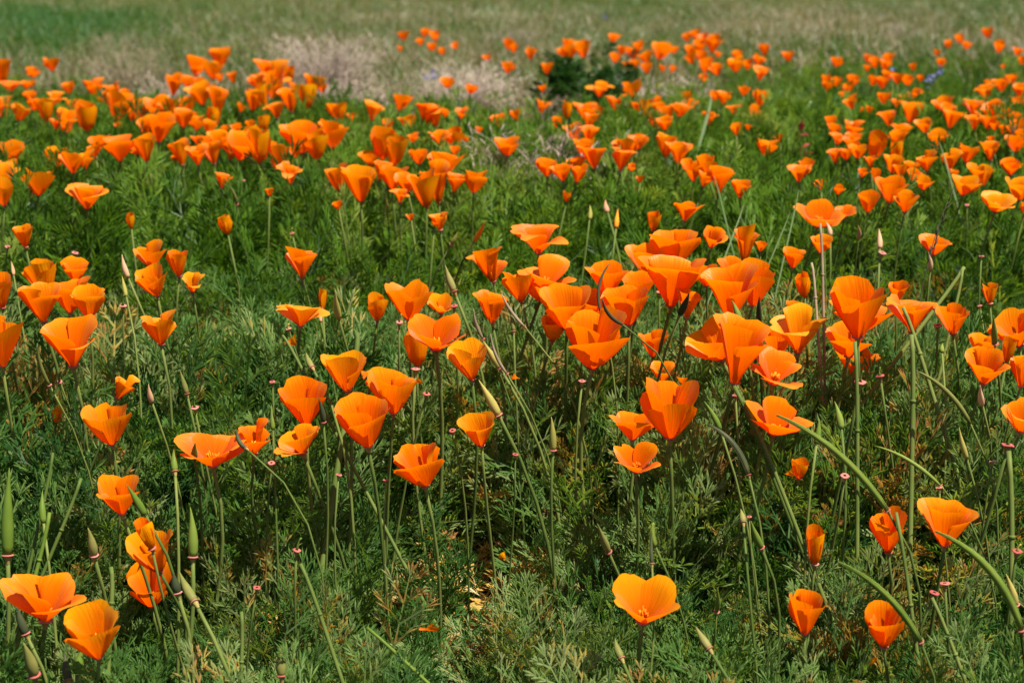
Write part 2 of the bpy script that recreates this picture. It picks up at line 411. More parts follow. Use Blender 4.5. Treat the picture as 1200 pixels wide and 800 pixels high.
# ------------------------------------------------------------------ the larger blooms, measured in the photograph
# base x, base y, rim width, height (photograph pixels), sideways lean of the cup (px), tilt to the viewer (deg), shape, [distance] | label
# shapes: c cup, f flaring trumpet, o open bowl, n narrow furled, s one-sided
BIG = '''
753 727 92 54 0 8 p | wide open yellow orange poppy with four parted petals, alone low in the leaves
745 551 60 34 0 18 p | small pale flat open poppy just under the notched cup
785 512 84 66 -2 3 c | large orange cup with notched upright petals directly above the small pale flat poppy
741 514 58 34 2 0 c 1.58 | broad shaded poppy tucked behind the large notched cup above the pale flat poppy
694 430 80 68 0 5 c | large poppy with folded overlapping petals at the lowest point of the central cluster
861 447 80 74 2 3 f | tall ruffled poppy with one split upright petal below the central cluster
845 420 78 46 -16 4 c 1.70 | yellow orange poppy half hidden behind the ruffled one with split upright petal
906 449 74 40 8 6 s | low poppy with one petal drooping sideways under the trumpet shaped poppy
911 417 46 34 0 2 c 1.75 | shaded poppy wedged between ruffled split petal poppy and the trumpet
935 412 60 48 0 0 f | orange trumpet shaped poppy with wavy yellow rim beside the tallest poppy
1005 394 78 70 0 4 c 1.60 | tallest deep orange goblet poppy on a long bare straight stem
994 417 64 40 0 5 c 1.70 | poppy whose rim peeks out directly below the tallest goblet poppy
1001 439 58 34 4 0 c 1.76 | lowest of the poppies stacked below the tallest goblet, pink collar beneath it
1010 388 82 40 4 0 c 1.76 | poppy hidden behind the tallest goblet with petals sticking out both sides
1069 388 60 42 0 2 f | flared poppy with pointed petals beside the tallest goblet poppy
1117 391 40 33 0 3 c | small tidy cup poppy next to the pointed petal poppy, above a spent disc
1152 449 54 40 0 6 c | bowl shaped poppy under the upright green bud near the picture edge
1150 420 38 30 2 4 c 1.64 | poppy partly behind the bowl shaped one, a green bud crossing its petals
1194 404 66 40 -8 4 c 1.70 | broad ragged poppy at the picture edge above the upright green bud
1179 424 18 26 0 4 n 1.66 | narrow crumpled poppy squeezed beside the upright green bud
1196 452 34 36 2 4 c | poppy cut by the picture edge beside the bowl shaped poppy
1160 355 20 22 0 2 c | small round closed poppy alone above a leaning dark stem
1051 352 24 22 2 8 c | small half closed poppy peeking over the tallest goblet's neighbour
1107 638 68 58 0 4 c | big upright glowing cup above the thick curved seed pod near the picture edge
1041 646 52 50 -2 6 c | orange cup with pink collar beside the big glowing cup
955 660 24 42 -3 0 n | furled cylindrical poppy with pink collar on a straight stem
943 741 50 50 -1 7 c | rounded cup poppy low beside the straight stem of the furled poppy
1036 757 48 48 -4 4 c | closed angular poppy nestled in leaves between two curved green pods
1196 505 58 42 0 10 o | open poppy cut off by the picture edge above a spent pink disc
906 508 76 40 6 2 s | torn one sided poppy crossed by a long green pod
936 560 22 22 0 0 n 1.60 | small crumpled shaded poppy deep in the leaves among stems
775 447 32 22 0 0 c 1.72 | small shadowed poppy in the leaves behind the large notched cup
765 417 38 30 0 0 c 1.86 | dull red shaded poppy behind thin stems below the central cluster
786 357 76 56 0 0 f | large fluted poppy in the middle of the central cluster, dark bud against it
737 379 62 46 0 4 c | smooth bright cup in central cluster with a dark pod crossing its side
712 350 58 42 0 4 f 1.76 | ruffled poppy of central cluster behind the smooth cup's dark pod
748 350 44 30 0 4 c 1.82 | poppy mostly hidden between the fluted and the smooth cups
664 384 64 52 -4 6 c | wide cup of central cluster with a tall back petal, beside folded petal poppy
647 399 38 32 2 4 c 1.72 | small deep orange poppy under the wide cup's rim in central cluster
692 372 42 30 0 4 c 1.75 | poppy peeking from behind the folded petal poppy in central cluster
640 356 46 26 0 4 o 1.80 | ragged poppy seen between two larger ones at the cluster's outer side
637 340 60 42 4 0 s | poppy with a rolled rim and one blade like petal raised apart
611 353 42 36 -6 0 c 1.80 | deep orange drooping poppy behind the one with a blade like petal
631 296 54 34 0 5 f | spread ruffled poppy standing alone above the blade petal poppy
792 312 68 42 0 2 c | broad poppy with a flat front petal at the top of central cluster
755 318 52 32 0 8 o | open poppy with a round side petal at the cluster's upper rim
833 289 30 24 2 24 c | nodding poppy with a pale bud in front, behind the broad one
872 308 30 40 0 0 f | narrow tubular poppy with curled lip above the cluster
891 294 14 13 0 10 c | tiny orange petal tip beside the narrow tubular poppy
856 375 72 58 -2 3 f | large frilled poppy of central cluster with a dark curved bud at its side
882 357 46 50 6 0 c | upright poppy with a pointed side petal behind the frilled one
856 324 38 22 0 5 c | poppy with arched rim rising behind the frilled one
828 334 34 24 0 4 c | poppy seen between the fluted and frilled ones in central cluster
805 371 34 34 4 0 c 1.74 | plain smooth poppy with pink collar half hidden under the frilled one
928 374 22 20 2 6 c | small crumpled poppy just behind the trumpet shaped one
943 348 18 27 -2 0 n | small closed red orange bud shaped poppy above the trumpet
577 377 46 38 0 3 c | three petalled cup standing alone between the two orange clusters
578 329 38 42 -9 0 s | slanted half poppy with pink collar beside an olive bud
479 373 64 44 0 0 p | star like poppy with long pointed petals above the heavy drooping one
511 408 84 42 -2 10 p | heavy poppy with large drooping rolled petals under the star like one
489 428 30 42 0 0 n 1.72 | hanging narrow poppy over a swollen pink collar
517 366 38 20 0 8 o 1.76 | flat yellow orange petal showing behind the heavy drooping poppy
553 444 50 42 -6 0 c | dark red shaded poppy with two separate petals beside a yellow fleck
442 374 24 28 -1 0 n | small narrow poppy with yellow top on a thin stem
378 364 13 25 0 0 n | tiny furled cylinder poppy above a tan bud
352 381 50 34 0 4 s | ragged yellow topped poppy crossed by a pale thin stem
354 324 50 36 -3 2 f | solitary three lobed poppy high on a pale stem in dark green leaves
407 457 64 46 -2 5 c | tilted cup with broad yellow petal above the paired cups
434 454 36 20 4 4 c 1.66 | small poppy poking out behind the tilted cup
461 483 58 52 0 4 c | rounded cup with folded side petal, upper of the paired cups
431 522 70 56 -6 4 c | large wide cup with rolled side petal, lower of the paired cups
359 496 66 50 -4 5 c | orange cup with curled rim above the ragged flat poppy
355 530 64 38 -4 4 s | ragged flat poppy below the cup with curled rim, yellow leaves beneath
298 531 40 36 0 2 f | thin torn poppy beside the broad shaded one
250 545 74 50 -2 0 s | broad drooping poppy with torn lower hem and a stem in front
564 521 46 40 -6 10 c | compact rounded poppy below a curved yellow green bud
498 569 60 52 -8 5 c | solitary cup with notched rim on a tall stem above bare soil
131 519 62 52 -4 8 c | smooth rounded cup with a yellow petal rising behind it
138 466 24 34 14 0 s 1.60 | single curling yellow orange petal bloom rising behind the smooth rounded cup
66 495 18 18 3 0 s 1.64 | small yellow scrap of a poppy low in the leaves
143 601 62 43 -4 6 c | low bowl poppy crossed by a pointed green leaf blade
187 668 56 50 -5 9 c 1.43 | upper yellow orange bloom of two stacked poppies with a furled bloom before it
178 642 22 36 -6 0 n 1.36 | dark furled bloom standing in front of the two stacked poppies
177 709 54 47 0 7 c 1.50 | lower of two stacked poppies with a green stem over it
53 726 98 56 2 5 f | broad spreading poppy with curling side petals behind the soft focused cup
115 769 68 66 -4 8 c 1.27 | large soft focused yellow orange cup at the very front
86 428 76 50 -3 0 f | wide fluted poppy with backlit petals and pink collar
3 428 56 56 0 5 c | poppy cut off by the picture edge with a dark stem across it
189 403 42 37 -1 2 c | neat cup poppy on a long curved stem beside the wide fluted one
184 346 40 32 -4 4 c | plain cup directly under the open ruffled poppy
178 312 40 30 0 8 o | open ruffled poppy above the plain cup
210 323 25 30 -1 0 c | slim folded poppy beside the open ruffled one
226 341 28 22 2 12 o | flat yellowish poppy beyond the slim folded one
51 376 60 46 -2 0 f | large flared poppy in front of the crowded edge cluster
82 365 52 42 2 4 c 1.80 | poppy in the middle of the crowded edge cluster
105 371 48 38 0 4 c | poppy with curled side lip and yellow fleck in edge cluster
56 348 46 40 -4 2 c 1.88 | orange poppy at the back of the crowded edge cluster
88 328 34 24 2 0 c | rearmost poppy of the crowded edge cluster under a pale spent disc
3 360 34 38 0 2 c | smooth poppy cut by picture edge beside the crowded cluster
30 289 28 26 -2 2 c | small solitary poppy on a curved stem above edge cluster
102 244 44 30 0 2 f | heart shaped poppy alone at the lower side of the edge bank
267 274 18 21 -2 0 n | little tilted poppy alone in dark green leaves
154 268 10 18 0 0 n | tiny unopened red orange bloom low in dark leaves
929 313 28 22 0 2 c | boxy little poppy below the double bloom on brown stems
962 296 28 20 0 4 c | small poppy under the flat double bloom with a brown stem crossing
958 264 56 30 2 10 o | wide flat poppy with wavy outline, the flat double bloom's main flower
990 253 30 13 0 8 o | thin flat poppy touching the side of the wide flat one
1017 248 28 25 0 4 c | cup poppy beside the wide flat double bloom
1042 237 38 28 2 6 c | tilted bright cup between two smaller cups
1060 248 28 22 2 2 c | red orange cup tucked under the tilted bright cup
1082 222 24 15 0 8 o | flat small poppy above the red orange cup
1128 228 34 24 2 8 c | broad yellow orange cup touching a small yellow fleck
1152 217 24 22 2 6 c | folded poppy just behind the broad yellow orange cup
1141 226 13 10 0 10 c | tiny yellow poppy fleck under the broad yellow orange cup
1166 247 46 27 0 14 o | open yellow orange poppy with spread petals near the picture edge
1194 234 36 30 0 8 c | large yellow orange poppy reaching the picture edge above the spread one
1183 205 23 18 0 6 c | heart shaped small poppy above the open spread one
1094 298 38 24 0 8 c | lone smooth cup crossed by a dark grass spike
1200 250 16 14 0 4 c | sliver of a poppy at the picture edge beside spread one
'''


# ------------------------------------------------------------------ feathery poppy foliage (stuff)
def unit(a):
    a = np.array(a, float)
    return a / (np.linalg.norm(a) + 1e-12)


def lobe(mb, p, d, side, L_, w_):
    """One linear leaf lobe: a folded kite."""
    a = p + d * L_ * .58
    up = np.cross(d, side) * w_ * .35
    mb.add([p, a + side * w_ * .5, p + d * L_, a - side * w_ * .5, a - up], [(0, 1, 4), (1, 2, 4), (2, 3, 4), (3, 0, 4)])


def strip(mb, p, q, side, w0, w1):
    mb.add([p - side * w0 / 2, p + side * w0 / 2, q + side * w1 / 2, q - side * w1 / 2], [(0, 1, 2, 3)])


def poppy_leaf(mb, p, T, S, L_, r_, fine=1.0):
    """A finely cut leaf: bare stalk, pairs of branches, each cut again into narrow lobes."""
    T = unit(T); S = unit(S - T * np.dot(S, T)); Nn = np.cross(T, S)
    knots = [p]
    d = T.copy()
    bend = r_.uniform(-.30, .15)
    for i in range(5):
        d = unit(d + Nn * bend * .22)
        knots.append(knots[-1] + d * L_ / 5)
    for i in range(5):
        strip(mb, knots[i], knots[i + 1], S, .0022 - .0003 * i, .0019 - .0003 * i)

    def pt(t):
        x = t * 5; i = min(4, int(x)); return knots[i] + (knots[i + 1] - knots[i]) * (x - i)
    for t, ln in ((.42, .40), (.60, .36), (.76, .28), (.90, .20)):
        for sgn in (-1, 1):
            if r_.random() < .06:
                continue
            b = pt(t + r_.uniform(-.03, .03))
            pd = unit(T * r_.uniform(.75, 1.1) + S * sgn * r_.uniform(.55, .9) + Nn * r_.uniform(-.25, .35))
            pl = L_ * ln * r_.uniform(.8, 1.15)
            ps = unit(S - pd * np.dot(S, pd)); 
            strip(mb, b, b + pd * pl * .6, ps, .0016, .0012)
            wl = .0023 * fine
            for tt in (.30, .48, .66):
                for s2 in (-1, 1):
                    bb = b + pd * pl * (tt + r_.uniform(-.04, .04))
                    ld = unit(pd + ps * s2 * r_.uniform(.4, .85) + T * .3 + Nn * r_.uniform(-.3, .35))
                    lobe(mb, bb, ld, unit(np.cross(ld, Nn)), fine * min(.014, max(.006, pl * .42)) * r_.uniform(.75, 1.25), wl * r_.uniform(.8, 1.2))
            lobe(mb, b + pd * pl * .62, unit(pd + Nn * r_.uniform(-.15, .25)), unit(np.cross(pd, Nn)), min(.016 * fine, pl * .45), wl)
    for k in (-.35, 0, .35):
        ld = unit(d + S * k)
        lobe(mb, pt(.97), ld, unit(np.cross(ld, Nn)), L_ * .13, .0023 * fine)


def leaf_clump(seed, n, h, lean, fine, mat, size=(.55, 1.0), lift=.25):
    r_ = random.Random(seed)
    mb = MB()
    for i in range(n):
        az = r_.uniform(0, 2 * math.pi)
        e = R(r_.uniform(*lean))
        o = np.array((math.cos(az), math.sin(az), 0))
        T = o * math.cos(e) + np.array((0, 0, 1)) * math.sin(e)
        S = np.array((-math.sin(az), math.cos(az), 0))
        tw = r_.uniform(-.7, .7)
        S = unit(S * math.cos(tw) + np.cross(T, S) * math.sin(tw))
        p = np.array((r_.uniform(-.026, .026), r_.uniform(-.026, .026), r_.uniform(-.02, h * lift)))
        poppy_leaf(mb, p, T, S, h * r_.uniform(*size), r_, fine)
    return mb.mesh('leaf_clump', [mat], smooth_=False)


def blade_clump(seed, n, h, spread, width, mat, bend=.5, heads=0.0):
    r_ = random.Random(seed)
    mb = MB()
    for i in range(n):
        az = r_.uniform(0, 2 * math.pi); rr = spread * math.sqrt(r_.random())
        p = np.array((rr * math.cos(az), rr * math.sin(az), -.02))
        a2 = r_.uniform(0, 2 * math.pi)
        o = np.array((math.cos(a2), math.sin(a2), 0)); s = np.array((-math.sin(a2), math.cos(a2), 0))
        hh = h * r_.uniform(.45, 1.0); bd = r_.uniform(.05, bend) * hh
        pts = [p, p + o * bd * .2 + np.array((0, 0, hh * .5)), p + o * bd * .6 + np.array((0, 0, hh * .85)), p + o * bd * 1.15 + np.array((0, 0, hh))]
        ws = [width, width * .9, width * .6, width * .1]
        vs = [q + s * w_ * k for q, w_ in zip(pts, ws) for k in (-.5, .5)]
        mb.add(vs, [(0, 1, 3, 2), (2, 3, 5, 4), (4, 5, 7, 6)])
        if r_.random() < heads:
            for k in range(6):
                q = pts[2] + (pts[3] - pts[2]) * (k / 5)
                d = unit(o * r_.uniform(-.6, 1) + s * r_.uniform(-1, 1) + np.array((0, 0, .8)))
                lobe(mb, q, d, unit(np.cross(d, o) + 1e-3), hh * .07, width * 1.3)
    return mb.mesh('blade_clump', [mat], smooth_=False)


def scatter(name, label, meshes, pts, rot, scl, idx, shade):
    """One stuff object: its points carry clumps through geometry nodes."""
    lib = bpy.data.collections.new(name + '_clumps')
    for i, me in enumerate(meshes):
        lib.objects.link(bpy.data.objects.new('clump_%03d' % i, me))
    me = bpy.data.meshes.new(name)
    me.from_pydata(np.asarray(pts, float).tolist(), [], [])
    for nm, typ, dat, key in (('rot', 'FLOAT_VECTOR', rot, 'vector'), ('scl', 'FLOAT', scl, 'value'), ('idx', 'INT', idx, 'value'), ('shade', 'FLOAT', shade, 'value')):
        a = me.attributes.new(nm, typ, 'POINT')
        a.data.foreach_set(key, np.asarray(dat).ravel())
    o = bpy.data.objects.new(name, me)
    COL.objects.link(o)
    nt = bpy.data.node_groups.new(name, 'GeometryNodeTree')
    nt.interface.new_socket('Geometry', in_out='INPUT', socket_type='NodeSocketGeometry')
    nt.interface.new_socket('Geometry', in_out='OUTPUT', socket_type='NodeSocketGeometry')
    gi, go = nt.nodes.new('NodeGroupInput'), nt.nodes.new('NodeGroupOutput')
    ci = nt.nodes.new('GeometryNodeCollectionInfo')
    ci.inputs[0].default_value = lib; ci.inputs[1].default_value = True; ci.inputs[2].default_value = True
    ip = nt.nodes.new('GeometryNodeInstanceOnPoints')
    ip.inputs['Pick Instance'].default_value = True

    def named(nm, typ):
        n = nt.nodes.new('GeometryNodeInputNamedAttribute'); n.data_type = typ; n.inputs[0].default_value = nm
        return n.outputs[0]
    er = nt.nodes.new('FunctionNodeEulerToRotation')
    L = nt.links.new
    L(named('rot', 'FLOAT_VECTOR'), er.inputs[0]); L(er.outputs[0], ip.inputs['Rotation'])
    L(named('scl', 'FLOAT'), ip.inputs['Scale']); L(named('idx', 'INT'), ip.inputs['Instance Index'])
    L(gi.outputs[0], ip.inputs['Points']); L(ci.outputs[0], ip.inputs['Instance']); L(ip.outputs[0], go.inputs[0])
    md = o.modifiers.new('clumps', 'NODES'); md.node_group = nt
    return tag(o, label, None, None, 'stuff')


def pix(p):
    """Photograph pixel of points (n,3), for laying out the patches of growth."""
    d = p - CAM
    z = d @ FW
    return 600 + FPX * d[:, 0] / z, 400 - FPX * (d @ UP) / z


def bump(px, py, cx, cy, rx, ry):
    return np.exp(-(((px - cx) / rx) ** 2 + ((py - cy) / ry) ** 2))


rs = np.random.RandomState(11)


def sample_field(y0, y1, per_m2, margin=.35):
    """Random ground points inside the view's wedge."""
    area = .3 * (y1 ** 2 - y0 ** 2) * 1.06 + 2 * margin * (y1 - y0)
    n = int(area * per_m2 * 1.0)
    y = np.sqrt(rs.uniform(0, 1, n * 2) * (y1 ** 2 - y0 ** 2) + y0 ** 2)
    x = rs.uniform(-1, 1, n * 2) * (.318 * y1 + margin)
    k = abs(x) < .318 * y + margin
    x, y = x[k][:n], y[k][:n]
    return np.stack((x, y, ground(x, y)), -1)


def bloom_spots():
    """Where the larger blooms stand: x, y, z of the cup's base and its half width."""
    out = []
    for ln in BIG.strip().splitlines():
        a = ln.split('|')[0].split()
        z = float(a[7]) if len(a) > 7 else depth(float(a[1]))
        out.append((*at(float(a[0]), float(a[1]), z), float(a[2]) * .5 * z / FPX))
    return out


def keep_below(p, scl, h):
    """Plants grow lower where a cup opens above or behind them."""
    scl = np.array(scl, float)
    for x, y, z, r_ in bloom_spots():
        d = y - p[:, 1]
        k = (np.abs(p[:, 0] - x) < r_ + .022) & (d > -.06) & (d < .24)
        lim = (z - .006 + np.clip(d, 0, 1) * .30 - p[:, 2]) / h
        scl[k] = np.minimum(scl[k], np.maximum(lim[k], .22))
    return scl


def fields():
    # near poppy foliage
    clumps = [leaf_clump(100 + i, 25, .18, (28, 88), .88, M_FERN, (.34, .62), .52) for i in range(9)]
    p = np.concatenate((sample_field(.85, 2.5, 660), sample_field(2.5, 3.6, 330, .3)))
    top = p + np.array((0, 0, .10))
    px, py = pix(top)
    bare = 1.6 * bump(px, py, 540, 650, 95, 72) + .5 * bump(px, py, 690, 650, 40, 70) + .9 * bump(px, py, 470, 600, 40, 30) + .6 * bump(px, py, 560, 770, 60, 40) \
        + .5 * bump(px, py, 680, 770, 45, 40) + .5 * bump(px, py, 930, 770, 40, 35) + .35 * bump(px, py, 300, 520, 60, 40)
    keep = rs.uniform(0, 1, len(p)) > bare
    lush = smooth(2.05, 2.5, p[:, 1]) + rs.normal(0, .12, len(p))
    keep &= lush < .62
    p, px, py = p[keep], px[keep], py[keep]
    n = len(p)
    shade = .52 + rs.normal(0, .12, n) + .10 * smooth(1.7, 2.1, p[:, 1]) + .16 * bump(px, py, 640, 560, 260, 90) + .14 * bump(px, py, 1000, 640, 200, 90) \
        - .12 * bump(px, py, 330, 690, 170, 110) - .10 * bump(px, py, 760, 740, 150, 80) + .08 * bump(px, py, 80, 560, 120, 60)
    rot = np.stack((rs.normal(0, .16, n), rs.normal(0, .16, n), rs.uniform(0, 6.28, n)), -1)
    p[:, 2] -= .012
    scl = rs.uniform(.72, 1.15, n) * (1 + .50 * smooth(1.42, 1.62, p[:, 1]) - .54 * smooth(1.78, 2.15, p[:, 1]))
    scl = keep_below(p, scl * (1 - .45 * np.clip(bump(px, py, 540, 650, 110, 85) + .6 * bump(px, py, 690, 650, 50, 80), 0, 1)), .185)
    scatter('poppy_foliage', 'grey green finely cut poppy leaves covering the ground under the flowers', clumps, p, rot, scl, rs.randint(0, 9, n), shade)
    # lush bright green growth further back
    c2 = [leaf_clump(200 + i, 14, .20, (45, 88), 1.6, M_LUSH) for i in range(5)] + [blade_clump(230 + i, 26, .20, .05, .0034, M_LUSH, .5) for i in range(3)]
    p = np.concatenate((sample_field(1.95, 4.3, 330), sample_field(4.3, 7.5, 120), sample_field(7.5, 9, 50)))
    px, py = pix(p + np.array((0, 0, .12)))
    lush = smooth(2.05, 2.5, p[:, 1]) + rs.normal(0, .12, len(p))
    dry = 1.3 * bump(px, py, 440, 84, 200, 36) + 1.2 * bump(px, py, 130, 70, 190, 30) + .6 * bump(px, py, 640, 150, 70, 50) + .8 * bump(px, py, 780, 96, 75, 22) \
        + 1.2 * smooth(70, 30, py)
    keep = (lush > .4) & (rs.uniform(0, 1, len(p)) > dry + .8 * bump(px, py, 632, 150, 38, 40))
    p, px, py = p[keep], px[keep], py[keep]
    n = len(p)
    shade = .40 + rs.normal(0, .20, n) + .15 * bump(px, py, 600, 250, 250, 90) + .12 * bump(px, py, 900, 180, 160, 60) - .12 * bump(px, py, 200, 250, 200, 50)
    rot = np.stack((rs.normal(0, .14, n), rs.normal(0, .14, n), rs.uniform(0, 6.28, n)), -1)
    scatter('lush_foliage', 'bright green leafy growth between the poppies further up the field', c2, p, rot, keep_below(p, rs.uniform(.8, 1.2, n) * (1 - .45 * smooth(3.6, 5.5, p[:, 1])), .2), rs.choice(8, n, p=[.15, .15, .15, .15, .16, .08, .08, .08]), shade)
    # meadow grass of the far field
    c3 = [blade_clump(300 + i, 34, .17, .10, .0042, M_GRASS, .8, .3) for i in range(6)]
    p = np.concatenate((sample_field(3.2, 6.5, 55), sample_field(6.5, 13, 90, .5), sample_field(13, 26, 34, .8), sample_field(26, 60, 6, 1)))
    px, py = pix(p + np.array((0, 0, .08)))
    far = smooth(95, 55, py)
    dry = .95 * bump(px, py, 430, 88, 200, 44) + .9 * bump(px, py, 120, 70, 180, 36) + .7 * bump(px, py, 640, 150, 70, 50) + .8 * bump(px, py, 780, 96, 75, 24)
    keep = rs.uniform(0, 1, len(p)) < np.clip(far + dry + .12, 0, 1)
    p, px, py = p[keep], px[keep], py[keep]
    n = len(p)
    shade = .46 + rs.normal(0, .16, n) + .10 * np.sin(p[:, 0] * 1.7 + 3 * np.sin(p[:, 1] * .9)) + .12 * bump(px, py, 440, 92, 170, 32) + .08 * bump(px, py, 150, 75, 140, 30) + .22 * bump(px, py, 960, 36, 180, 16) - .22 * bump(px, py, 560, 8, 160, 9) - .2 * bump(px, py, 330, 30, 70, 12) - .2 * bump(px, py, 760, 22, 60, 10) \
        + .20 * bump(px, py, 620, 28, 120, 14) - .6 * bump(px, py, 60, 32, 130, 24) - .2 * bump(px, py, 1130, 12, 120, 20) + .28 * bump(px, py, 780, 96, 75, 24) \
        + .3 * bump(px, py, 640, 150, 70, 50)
    rot = np.stack((rs.normal(0, .1, n), rs.normal(0, .1, n), rs.uniform(0, 6.28, n)), -1)
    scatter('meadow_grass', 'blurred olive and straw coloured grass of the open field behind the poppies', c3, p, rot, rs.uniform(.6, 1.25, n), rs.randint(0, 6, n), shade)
    # dead leaves on the soil
    c4 = [leaf_clump(400 + i, 5, .075, (2, 40), 1.3, M_DEAD) for i in range(4)]
    p = sample_field(.95, 2.2, 800)
    px, py = pix(p + np.array((0, 0, .02)))
    want = .16 + .9 * bump(px, py, 545, 670, 110, 95) + .8 * bump(px, py, 700, 690, 60, 90) + .5 * bump(px, py, 930, 790, 60, 40) + .5 * bump(px, py, 300, 545, 80, 40)
    keep = rs.uniform(0, 1, len(p)) < want
    p = p[keep]; n = len(p)
    p[:, 2] += rs.uniform(.0, .06, n)
    rot = np.stack((rs.normal(0, .3, n), rs.normal(0, .3, n), rs.uniform(0, 6.28, n)), -1)
    scatter('leaf_litter', 'brown and yellow withered leaves lying on the soil', c4, p, rot, rs.uniform(.7, 1.5, n), rs.randint(0, 4, n), rs.uniform(.1, .95, n))


fields()

